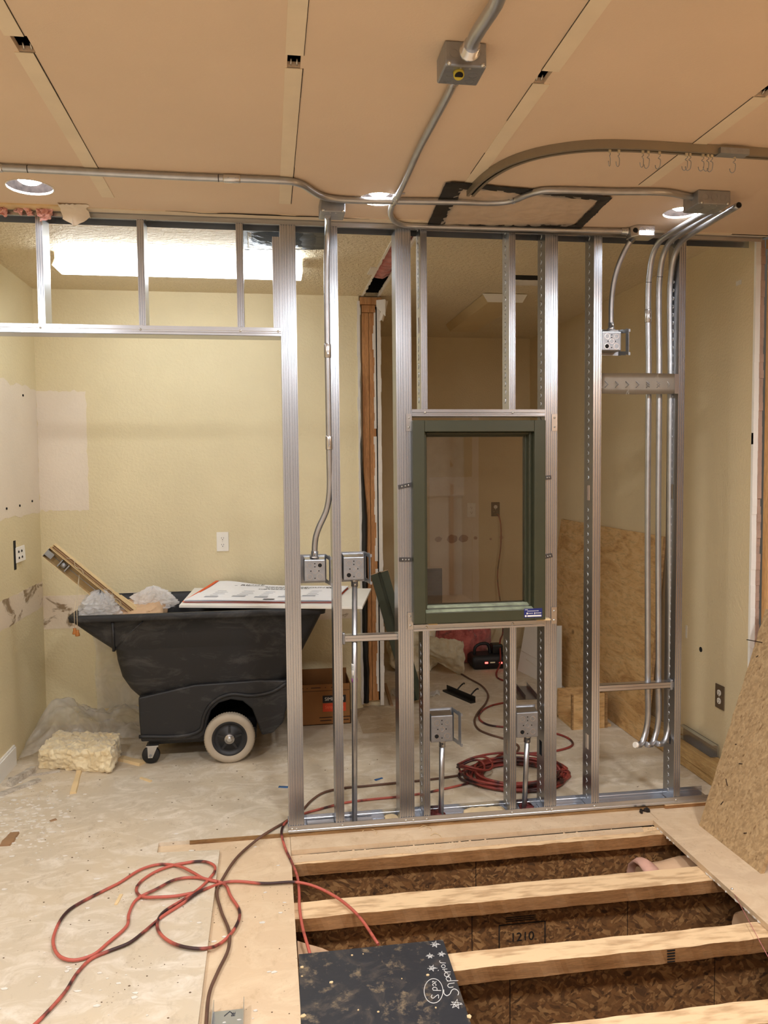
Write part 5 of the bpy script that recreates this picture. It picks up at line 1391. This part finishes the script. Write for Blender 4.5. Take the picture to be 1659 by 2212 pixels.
pk = PY(1070, 1100, 6.0985); outlet('dark open outlet on the far wall with a cord plugged in', pk, (1, 0, 0), plate='black')
ra, rb = PY(922, 1228, 6.1), PY(955, 1303, 6.1)
vt = thing('wall_register', 'dark vent opening in the far wall at the lower left of the glass', 'vent', ((ra.x + rb.x) / 2, 6.1, rb.z))
b = B(); box(b, (ra.x, 6.097, rb.z), (rb.x, 6.0995, ra.z)); ob('opening', b, 'dark', vt)
b = B(); frame_ring(b, ra.x - .012, rb.x + .012, rb.z - .01, ra.z + .012, .012, .012, .010, 6.090, 6.0995); ob('frame', b, 'pale', vt)
for k in range(7):
    z = rb.z + (ra.z - rb.z) * (k + .5) / 7; bxo('louvre', (ra.x, 6.088, z - .002), (rb.x, 6.097, z + .002), 'hub', vt)

# ================================================================== RIGHT ROOM
pw_ = thing('plywood_sheet', 'large knotty plywood sheet leaning on the right wall behind the studs', 'plywood', (1.95, 4.5, 0))
b = B(); Pq = [V((1.940, 3.80, .002)), V((1.940, 5.40, .002)), V((2.080, 5.36, 1.098)), V((2.080, 3.89, 1.094))]
slab(b, Pq, (.015, 0, 0)); ob('face', b, 'ply', pw_)
b = B(); slab(b, [Pq[0] + V((0, -.001, 0)), Pq[3] + V((0, -.001, 0)), Pq[3] + V((.015, -.001, 0)), Pq[0] + V((.015, -.001, 0))], (0, .002, 0)); ob('edge', b, 'ply_edge', pw_)
for k in range(2):
    b = B(); rr = []
    for i in range(13):
        y = 3.20 + i * (1.10 - .14 * k) / 12; zz = .045 * k
        rr.append([(1.99 - .006 * k, y, zz + .001), (2.092, y, zz + .001), (2.092, y, zz + .044), (1.993 - .006 * k, y, zz + .044)])
    loft(b, rr, True, True, False)
    ob('lumber_plank', b, 'lumber', label=['lower treated plank along the right wall on the floor', 'upper treated plank along the right wall under the steel track'][k], cat='plank', bevel=.003, group='planks by the right wall')
b = B(); ya, yb = PX(1552, 1610, 2.09).y, PX(1478, 1568, 2.09).y; zt = .0905
box(b, (2.085, ya, zt), (2.088, yb, zt + .058)); box(b, (2.05, ya, zt), (2.088, yb, zt + .0015)); box(b, (2.06, ya, zt + .056), (2.088, yb, zt + .058))
box(b, (2.084, ya, zt + .028), (2.0855, yb, zt + .034))
ob('steel_track', b, 'galv', label='short grey steel track lying on the planks against the right wall', cat='track')
cr = thing('wood_crate', 'small open plywood box standing before the leaning plywood sheet', 'crate', (1.76, 4.22, 0))
bxo('bottom', (1.665, 4.125, 0), (1.90, 4.34, .014), 'ply', cr); bxo('back_panel', (1.665, 4.33, 0), (1.90, 4.345, .172), 'ply', cr)
bxo('front_panel', (1.662, 4.105, .0), (1.852, 4.122, .198), 'ply', cr); bxo('side_panel', (1.856, 4.11, .0), (1.872, 4.34, .196), 'ply_edge', cr)
bxo('edge_band', (1.6595, 4.104, .0), (1.668, 4.1225, .1985), 'ply_edge', cr)
wq = [PZ(1118, 1448), PZ(1212, 1494), PY(1212, 1352, 4.88), PY(1134, 1352, 5.37)]
wst = thing('white_wallboard', 'white sheet material leaning by the plywood behind the low box', 'panel', wq[0])
b = B(); slab(b, wq, (.008, .006, 0)); ob('sheet', b, 'white', wst)
b = B()
for y0, y1 in ((1405, 1426), (1424, 1444)):
    p, q_ = PY(1125 if y0 < 1410 else 1136, y0, 5.2), PY(1166, y1, 5.0)
    # keep on the sheet plane
    def onsheet(px, py):
        n_ = (wq[1] - wq[0]).cross(wq[3] - wq[0]).normalized(); v = _ray(px, py); t0 = (wq[0] - _O).dot(n_) / v.dot(n_); return _O + v * (t0 * .9995)
    tube(b, [onsheet(1125 if y0 < 1410 else 1136, y0), onsheet(1166, y1)], .0016, 6)
ob('slit_line', b, 'drywall', wst, kind='stuff')
# green jamb leaning on the cut wall end
js, je = PY(822, 1236, 4.66), PZ(903, 1522)
jt = thing('door_jamb', 'dark green steel door jamb leaning on the cut wall end', 'jamb', je)
jd = (js - je).normalized(); jw = V((1, 0, 0)) - jd * jd.x; jw.normalize(); jn = jd.cross(jw)
sec = [(-.062, .03), (-.062, 0), (-.018, 0), (-.018, .014), (.002, .014), (.002, -.004), (.046, -.004), (.046, .03)]
sec2 = [(a * .97, c + .003) for a, c in sec[::-1]]
b = B(); full = sec + sec2
L_ = (js - je).length
loft(b, [[je + jd * t + jw * a + jn * (c if jn.y > 0 else -c) for a, c in full] for t in (0.03, L_)], True, True, False)
ob('profile', b, 'jamb', jt)
b = B()
tube(b, [je + jd * (L_ + .0005) + jw * a + jn * (c if jn.y > 0 else -c) for a, c in sec], .0016, 6); ob('bright_cut_edge', b, 'kraft', jt)
stick('wood_splinter', (832, 1480), (846, 1527), .02, .014, 'slat', 'short wood strip at the foot of the cut wall end', 'scrap')
# insulation, debris, charger, cords
lump('insulation_batt', [V((.86, 5.46, 0)), V((1.17, 5.44, 0)), V((1.22, 5.72, 0)), V((.86, 5.75, 0))], .42, 'yellow_lit', None, .05, 6, (26, 20), .45, label='pale yellow glass wool heaped behind the window studs', cat='insulation', seed=9)
b = B()
def flap(u, v):
    p = PY(905 + 95 * u, 1372 + 78 * v * (.45 + .55 * u) + 12 * u, 5.38)
    return V((p.x, 5.38 + .04 * nz((u * 6, v * 6, 4)) - .05 * math.sin(math.pi * v), p.z + .012 * nz((u * 14, v * 14, 1))))
grid(b, flap, 26, 18); bmesh.ops.solidify(b, geom=b.faces[:], thickness=-.05)
ob('insulation_flap', b, 'yellow_lit', label='torn yellow glass wool flap hanging forward from the heap', cat='insulation', norm=False, smooth=True)
lump('insulation_batt', [V((1.20, 5.66, 0)), V((1.66, 5.66, 0)), V((1.66, 6.05, 0)), V((1.20, 6.05, 0))], .30, 'pink', None, .05, 7, (26, 18), .4, label='pink glass wool heap behind the radio with red lights', cat='insulation', seed=4)
cg = PZ(1060, 1447)
rad = thing('jobsite_charger', 'black charger on the far floor with two glowing red lights', 'charger', cg)
b = B(); loft(b, [rrect(cg.x - .135 + d, cg.x + .135 - d, cg.y + d, cg.y + .17 - d, z, .02, .02) for z, d in ((.001, .02), (.03, 0), (.085, 0), (.105, .015))], True, True); ob('body', b, 'hub', rad)
b = B(); tube(b, [(cg.x - .10, cg.y + .08, .09), (cg.x - .095, cg.y + .08, .15), (cg.x - .06, cg.y + .08, .175), (cg.x + .0, cg.y + .08, .172), (cg.x + .02, cg.y + .08, .09)], .012, 8, step=.02); ob('handle', b, 'hub', rad)
b = B(); box(b, (cg.x + .03, cg.y + .05, .10), (cg.x + .11, cg.y + .14, .17)); ob('battery', b, 'black', rad, bevel=.01)
for px in (1051, 1082):
    p = PY(px, 1432, cg.y - .001); b = B(); box(b, (p.x - .012, cg.y - .004, p.z - .006), (p.x + .012, cg.y + .004, p.z + .006)); ob('red_light', b, 'led', rad, bevel=.003)
p = PY(1064, 1431, cg.y); b = B(); box(b, (p.x - .018, cg.y - .003, p.z - .004), (p.x + .018, cg.y + .004, p.z + .004)); ob('amber_display', b, 'ledy', rad)
sa, sb_ = PZ(961, 1493), PZ(1022, 1519)
lb2 = thing('plastic_bracket', 'black clip on bracket lying on the floor below the window', 'bracket', sa)
d = (sb_ - sa).normalized(); s = V((-d.y, d.x, 0)); b = B()
slab(b, [sa - s * .018, sb_ - s * .018, sb_ + s * .018, sa + s * .018], (0, 0, .012)); slab(b, [sa + s * .014, sb_ + s * .014, sb_ + s * .018, sa + s * .018], (0, 0, .04)); ob('rail', b, 'black', lb2)
for f in (.35, .82):
    c = sa.lerp(sb_, f) + s * .02; b = B(); tube(b, [c + V((0, 0, .03)), c + s * .03 + V((0, 0, .055)), c + s * .04 + d * .02 + V((0, 0, .075)), c + s * .03 + d * .04 + V((0, 0, .078))], .005, 7, step=.008); ob('hook', b, 'black', lb2)
c0_, c1_, c2_ = PZ(1118, 1512), PZ(1160, 1511), PZ(1134, 1474)
b = B(); dd = c2_ - c0_ * .5 - c1_ * .5; L2 = .30; ux = (c1_ - c0_).normalized(); uy = V((-ux.y, ux.x, 0))
for a0, a1, z0, z1 in ((0, .13, .001, .003), (.0, .002, .001, .03), (.05, .053, .003, .03), (.128, .13, .001, .03)):
    slab(b, [c0_ + ux * a0 + V((0, 0, z0)), c0_ + ux * a1 + V((0, 0, z0)), c0_ + ux * a1 + uy * L2 + V((0, 0, z0)), c0_ + ux * a0 + uy * L2 + V((0, 0, z0))], (0, 0, z1 - z0))
ob('steel_offcut', b, 'galv_shade', label='dull steel channel offcut on the far floor by the white sheet', cat='offcut')
b = B(); grid(b, lambda u, v: PZ(900 + 50 * u, 1508 - 10 * v + 4 * math.sin(u * 5)) + V((0, 0, .004 + .03 * abs(nz((u * 4, v * 4, 2))))), 16, 10)
grid(b, lambda u, v: PZ(845 + 30 * u, 1505 - 12 * v) + V((0, 0, .004 + .04 * abs(nz((u * 4, v * 4, 7))))), 12, 8)
ob('plastic_scrap', b, 'bag', label='bluish white plastic scrap on the floor behind the window post', cat='scrap', norm=False)

def cord(label, pts, mat, r=.0052, z=.0056, group=None, wob=0.0, name='extension_cord', extra=()):
    P = [p if isinstance(p, Vector) else PZ(p[0], p[1], p[2] if len(p) > 2 else z) for p in pts]
    b = B(); path = resample(P, .012)
    if wob: path = [p + V((0, 0, wob * abs(nz((i * .05, 0, len(P)))))) for i, p in enumerate(path)]
    tube(b, path, r, 8)
    for ex in extra: tube(b, resample([PZ(p[0], p[1], z) for p in ex], .012), r, 8)
    return ob(name, b, mat, label=label, cat='cord', group=group, norm=False)
zp = ZL + .0056
c0f = lambda x, y: (x * .3978, 1700 + y * .3978)
def zf(px, py):
    x = PZ(px, py, 0).x
    return .0056 if x < -.180 else zp + .002
def crop_path(l): return [(*c0f(x, y), zf(*c0f(x, y)) + .001) for x, y in l]
big = crop_path([(1180, 515), (1100, 500), (1050, 475), (960, 432), (880, 420), (780, 445), (640, 525), (500, 595), (380, 665), (310, 760), (290, 860), (330, 930), (400, 945), (500, 915), (590, 845), (690, 755), (700, 690), (745, 610), (850, 560), (960, 505), (1050, 492), (1130, 505), (1215, 530), (1250, 590), (1302, 685), (1270, 780), (1200, 850), (1100, 882), (980, 870), (890, 820), (853, 750), (880, 690), (1000, 612), (1085, 550), (1140, 495), (1168, 455), (1160, 428), (1100, 408), (980, 418), (850, 460), (770, 510), (740, 560), (775, 601), (860, 607), (960, 600), (1060, 575)])
cord('red extension cord lying in big loops on the left floor', big, 'cord', wob=.012)
cord('red cord running from the floor opening to the lower left corner', [(817, 2040, -.03), (769, 1974, -.022), (728, 1939, -.018), (677, 1914, -.008), (640, 1906, -.006)] + crop_path([(1430, 525), (1240, 519), (1100, 562), (1000, 628), (880, 705), (780, 790), (700, 850), (590, 892), (500, 930), (420, 1010), (350, 1120), (200, 1280), (90, 1370)]), 'cord', wob=.010)
cord('brown dusty cord running from behind the left post past the loops', [(1008, 1672), (960, 1680), (870, 1690), (800, 1697), (740, 1703), (700, 1712), (672, 1730), (655, 1748), (630, 1766), (612, 1778, .0058), (590, 1791, .0062), (566, 1806, .0062), (545, 1822, -.003)] + [(*c0f(x, y), zp + .004) for x, y in ((1290, 380), (1215, 490), (1180, 560), (1200, 670), (1245, 790), (1240, 880), (1180, 1010), (1140, 1110), (1120, 1290), (1115, 1380))], 'cord_b', wob=.004)
cord('red cord from the coil dipping into the floor opening at its left edge', [(1012, 1692), (960, 1704), (905, 1715), (850, 1722), (790, 1728), (740, 1735), (690, 1748), (655, 1758), (625, 1770), (613, 1782, .0058), (608, 1797, .0062), (610, 1811, .004), (617, 1834, -.008), (630, 1862, -.012), (642, 1893, -.02), (646, 1925, -.025), (647, 1960, -.026), (654, 2005, -.03), (668, 2055, -.03), (676, 2085, -.05)], 'cord')
# coil of cord behind the studs
b = B(); pts = []; cx, cy = 1.145, 3.512; n = 15
for i in range(n * 26):
    a = 2 * math.pi * i / 26; k = i // 26
    rx = .215 + .035 * math.sin(k * 1.9) + .02 * nz((a * .3, k, 0)); ry = .165 + .035 * math.cos(k * 2.3) + .02 * nz((a * .3, k, 5))
    pts.append(V((cx + .025 * math.sin(k * 2.7) + rx * math.cos(a), cy + .02 * math.cos(k * 1.7) + ry * math.sin(a), .006 + .045 * (k / n) * (.6 + .4 * math.sin(a * .31 + k)) + .01 * abs(nz((a * .8, k, 2))))))
tube(b, resample(pts, .03), .0056, 7)
for rr_, zz, ox in ((.055, .05, 0), (.07, .06, .02)):
    tube(b, resample([V((.955 + ox + rr_ * 1.2 * math.cos(t) - .02, 3.56 + rr_ * math.sin(t), zz + .012 * math.sin(2 * t))) for t in [2 * math.pi * k / 14 for k in range(15)]], .02), .0056, 7)
ob('extension_cord', b, 'cord_r', label='big coil of dark red extension cord on the floor behind the studs', cat='cord', norm=False)
cord('thin brown cord snaking over the far floor from the glass wool', [(986, 1449), (1012, 1465), (1040, 1481), (1054, 1500), (1050, 1518), (1032, 1540), (1025, 1558), (1036, 1577), (1062, 1588), (1092, 1597), (1120, 1612), (1100, 1640)], 'cord_b', r=.006)
cord('red cord looping behind the low box to the coil', [(1100, 1516), (1062, 1524), (1040, 1537), (1036, 1554), (1056, 1566), (1092, 1571), (1150, 1576), (1206, 1586), (1232, 1598), (1236, 1610), (1206, 1621), (1150, 1627), (1090, 1628), (1060, 1645)], 'cord_r', r=.006)
pq1 = V((pk.x, 6.085, pk.z - .02))
cord('orange red cord hanging from the far outlet down to the charger', [pq1, V((pk.x + .02, 6.06, pk.z - .06)), V((pk.x + .032, 6.05, pk.z - .25)), V((pk.x + .0, 6.04, pk.z - .55)), V((pk.x + .02, 5.98, .30)), V((pk.x - .03, 5.80, .20)), V((cg.x + .10, cg.y + .10, .175)), V((cg.x + .06, cg.y - .04, .06)), PZ(1072, 1456, .006), PZ(1082, 1468, .006), PZ(1110, 1474, .006)], 'cord_r', r=.0062)
b = B(); box(b, (pk.x - .014, 6.05, pk.z - .035), (pk.x + .014, 6.092, pk.z - .005)); ob('cord_plug', b, 'hub', label='black plug of the cord in the dark far outlet', cat='plug', bevel=.004)

# ================================================================== FOREGROUND
# leaning OSB board at the right
A_, B_ = V((1.741, 2.937, ZL + .0015)), V((1.750, 2.540, ZL + .0015)); up = V((.380, .140, .865))
b = B(); rr = []
ob_t = thing('osb_board', 'broken strand board leaning against the framing at the right edge', 'board', (1.75, 2.74, ZL))
edge_n = 26
def jag(i, s): return .006 * nz((i * .8, s, 1)) + .004 * nz((i * 2.9, s, 4))
bot = A_; 
outl = [A_ + up * (i / edge_n) + V((0, jag(i, 3), 0)) for i in range(edge_n + 1)] + [B_ + up * (1 - i / edge_n) + V((0, jag(i, 9), 0)) for i in range(edge_n + 1)]
slab(b, outl, (.0135, 0, -.004)); ob('board', b, 'osb', ob_t)
b = B(); 
def gouge(px, py, L, ang, w=.002):
    n_ = (B_ - A_).cross(up).normalized(); v = _ray(px, py); t0 = (A_ - _O).dot(n_) / v.dot(n_); p = _O + v * t0
    e1 = (B_ - A_).normalized(); e2 = n_.cross(e1); d_ = e1 * math.cos(ang) + e2 * math.sin(ang)
    if n_.x > 0: n_ = -n_
    tube(b, [p - d_ * L / 2 + n_ * .0006, p + n_ * .001, p + d_ * L / 2 + n_ * .0006], w, 5)
for a in ((1560, 1735, .018, 1.2), (1630, 1385, .10, .1), (1590, 1608, .008, .3), (1636, 1418, .012, .8), (1610, 1800, .015, .5), (1570, 1690, .03, 2.4), (1600, 1650, .02, .3)): gouge(*a)
ob('gouge', b, 'cardprint', ob_t, kind='stuff')
# black sheet with chalk writing across the joists
Q = [PZ(645, 2061, -.016), PZ(957, 2029, -.016), PZ(1026, 2236, -.016), PZ(651, 2290, -.016)]
bd = thing('black_sheet', 'worn black sheet with chalk writing lying across the floor joists', 'board', (.28, 2.1, -.034))
b = B(); slab(b, [V((p.x, p.y, -.0345)) for p in Q], (0, 0, .0185)); ob('sheet', b, 'board', bd, bevel=.001)
def CH(x, y): 
    p = PZ(640 + .2532 * x, 2000 + .2532 * y, -.0155); return p
def strokes(name, lines, r=.0010, step=.004):
    bm = B()
    for l in lines: tube(bm, resample([CH(*p) for p in l], step), r, 6)
    return ob(name, bm, 'chalk', bd, norm=False)
strokes('chalk_letter', [[(1258, 545), (1262, 580), (1285, 597), (1310, 582), (1325, 552), (1345, 538), (1372, 548), (1386, 572), (1378, 592)]], .0012)
strokes('chalk_letter', [[(1340, 522), (1305, 526), (1292, 512), (1300, 496), (1350, 487)]])
strokes('chalk_letter', [[(1382, 468), (1330, 469), (1286, 472)], [(1292, 470), (1278, 452), (1288, 436), (1310, 440), (1318, 464)]])
strokes('chalk_letter', [[(1298, 432), (1290, 404), (1270, 402), (1264, 420), (1280, 434), (1302, 428), (1312, 408)]])
strokes('chalk_letter', [[(1318, 392), (1268, 394)], [(1280, 393), (1262, 384), (1264, 372)]])
strokes('chalk_letter', [[(1288, 368), (1246, 372)], [(1215, 378), (1208, 382)]])
strokes('chalk_letter', [[(1255 + 16 * math.cos(a), 345 + 13 * math.sin(a)) for a in [2 * math.pi * k / 12 for k in range(13)]]])
strokes('chalk_letter', [[(1276, 318), (1230, 316)], [(1240, 316), (1222, 308), (1226, 296)]])
def star(cx, cy, r, rot=0, tail=1.0):
    p = [(cx + r * math.cos(rot + a), cy + r * .9 * math.sin(rot + a)) for a in [math.pi * 2 * k * 2 / 5 - math.pi / 2 for k in range(6)]]
    strokes('chalk_star', [[p[i], p[i + 1]] for i in range(5)] + [[(cx - r * 1.3 * tail, cy + r * .1), (cx + r * 1.4 * tail, cy + r * .05)]], .0008)
star(1185, 157, 33, .2); star(1240, 240, 27, .1); star(1140, 256, 27, -.1); star(1160, 360, 32, .3); star(1366, 668, 48, .15, .8)
strokes('chalk_ring', [[(1171 + 80 * math.cos(a), 555 + 104 * math.sin(a)) for a in [2 * math.pi * k / 28 for k in range(29)]]], .0010)
strokes('chalk_letter', [[(1160, 588), (1150, 606), (1166, 618), (1190, 600), (1212, 588), (1214, 618)]])
strokes('chalk_letter', [[(1236, 552), (1166, 550)], [(1170, 550), (1162, 534), (1180, 524), (1200, 532), (1200, 550)]])
strokes('chalk_letter', [[(1172, 514), (1162, 502), (1176, 490), (1192, 500), (1190, 512)]])
strokes('chalk_letter', [[(1162, 484), (1164, 472), (1176, 478), (1184, 484), (1194, 474)]])
b = B()
for x, y, r in ((52, 355, .006), (48, 432, .003), (1122, 422, .0045), (300, 482, .006), (570, 242, .002), (475, 252, .004), (1475, 775, .008), (900, 452, .002), (60, 770, .008), (700, 735, .004), (1190, 700, .003), (530, 720, .003)):
    p = CH(x, y); slab(b, [(p.x + r * math.cos(a) * random.uniform(.7, 1.3), p.y + r * math.sin(a) * random.uniform(.7, 1.2), -.0158) for a in (0, 1.2, 2.5, 3.7, 5)], (0, 0, .002))
ob('plaster_flecks', b, 'shim', bd, kind='stuff')
# steel stud offcut at the bottom edge
of = thing('stud_offcut', 'short galvanized stud offcut with pen marks at the bottom edge', 'offcut', (-.129, 1.95, ZL))
xo0, xo1 = PZ(462, 2186, ZL).x, PZ(528, 2180, ZL).x; yo = PZ(500, 2183, ZL).y
b = B(); box(b, (xo0, yo - .45, ZL + .0005), (xo1, yo, ZL + .002)); ob('web', b, 'galv', of)
for x in (xo0, xo1 - .0015):
    b = B(); box(b, (x, yo - .45, ZL + .0005), (x + .0015, yo, ZL + .036)); ob('flange', b, 'galv', of)
b = text_bm('RE', .016, frame_mtx((xo0 + .054, yo - .018, ZL + .0023), (0, 1, 0), (-1, 0, 0)), .0002); ob('pen_mark', b, 'ink', of)
for dy in (0, .05):
    b = B(); xm = (xo0 + xo1) / 2; tube(b, [(xm - .012, yo - .022 - dy, ZL + .0024), (xm + .002, yo - .006 - dy, ZL + .0024), (xm + .012, yo - .018 - dy, ZL + .0024)], .0011, 6); ob('stamped_chevron', b, 'ink', of)
p, q = PZ(1437, 1747, ZL), PZ(1528, 1738, ZL)
b = B(); slab(b, [V((p.x, p.y - .005, ZL + .001)), V((q.x, q.y - .012, ZL + .001)), V((q.x + .01, q.y + .018, ZL + .001)), V((p.x - .01, p.y + .02, ZL + .001))], (0, 0, .016))
ob('wood_strip', b, 'flange', label='pale wood strip on the floor before the right end of the steel track', cat='scrap', bevel=.002)
p = PZ(1392, 1754, ZL); b = B()
for k in range(7): bmesh.ops.create_icosphere(b, subdivisions=2, radius=random.uniform(.005, .011), matrix=Matrix.Translation((p.x + random.uniform(-.022, .022), p.y + random.uniform(-.01, .01), ZL + .006)))
for v in b.verts: v.co += V((nz(v.co * 90), nz(v.co * 90 + V((5, 0, 0))), 0)) * .006; v.co.z = max(v.co.z, ZL + .0005)
ob('dirt_clump', b, 'soil', label='small dark dirt clump beside the corner of the floor opening', cat='debris')
p = PZ(1581, 1934, -.036); q = V((p.x + .05, 1.6, -.01)); q2 = PZ(1662, 2072, -.02)
sg = thing('string_line', 'pink mason string tied to a nail on the third joist', 'string', p)
b = B(); tube(b, [V((p.x, p.y, -.034)), V((p.x + .002, p.y, -.015))], .002, 6); bmesh.ops.create_uvsphere(b, u_segments=10, v_segments=6, radius=.005, matrix=Matrix.Translation((p.x, p.y, -.014))); ob('nail', b, 'screw', sg)
b = B(); tube(b, [V((p.x, p.y, -.016)), q2, q2 + (q2 - V((p.x, p.y, -.016))) * .6], .0011, 6); ob('string', b, plain('pink_string', (206, 130, 130)), sg)
for i, (px, py, l) in enumerate(((905, 1790, .05), (782, 1797, .06), (930, 1806, .04))):
    c = PZ(px, py, ZL); b = B(); tube(b, resample([c + V((0, 0, .002)), c + V((.02, .01, .006)), c + V((l, -.01, .002)), c + V((l * .9, -.03, .002))], .008), .0012, 5)
    ob('wood_shaving', b, 'shim', label=['thin curled shaving on the strip before the window studs', 'thin curled shaving on the strip before the left post', 'third curled shaving at the middle of the strip'][i], cat='debris')
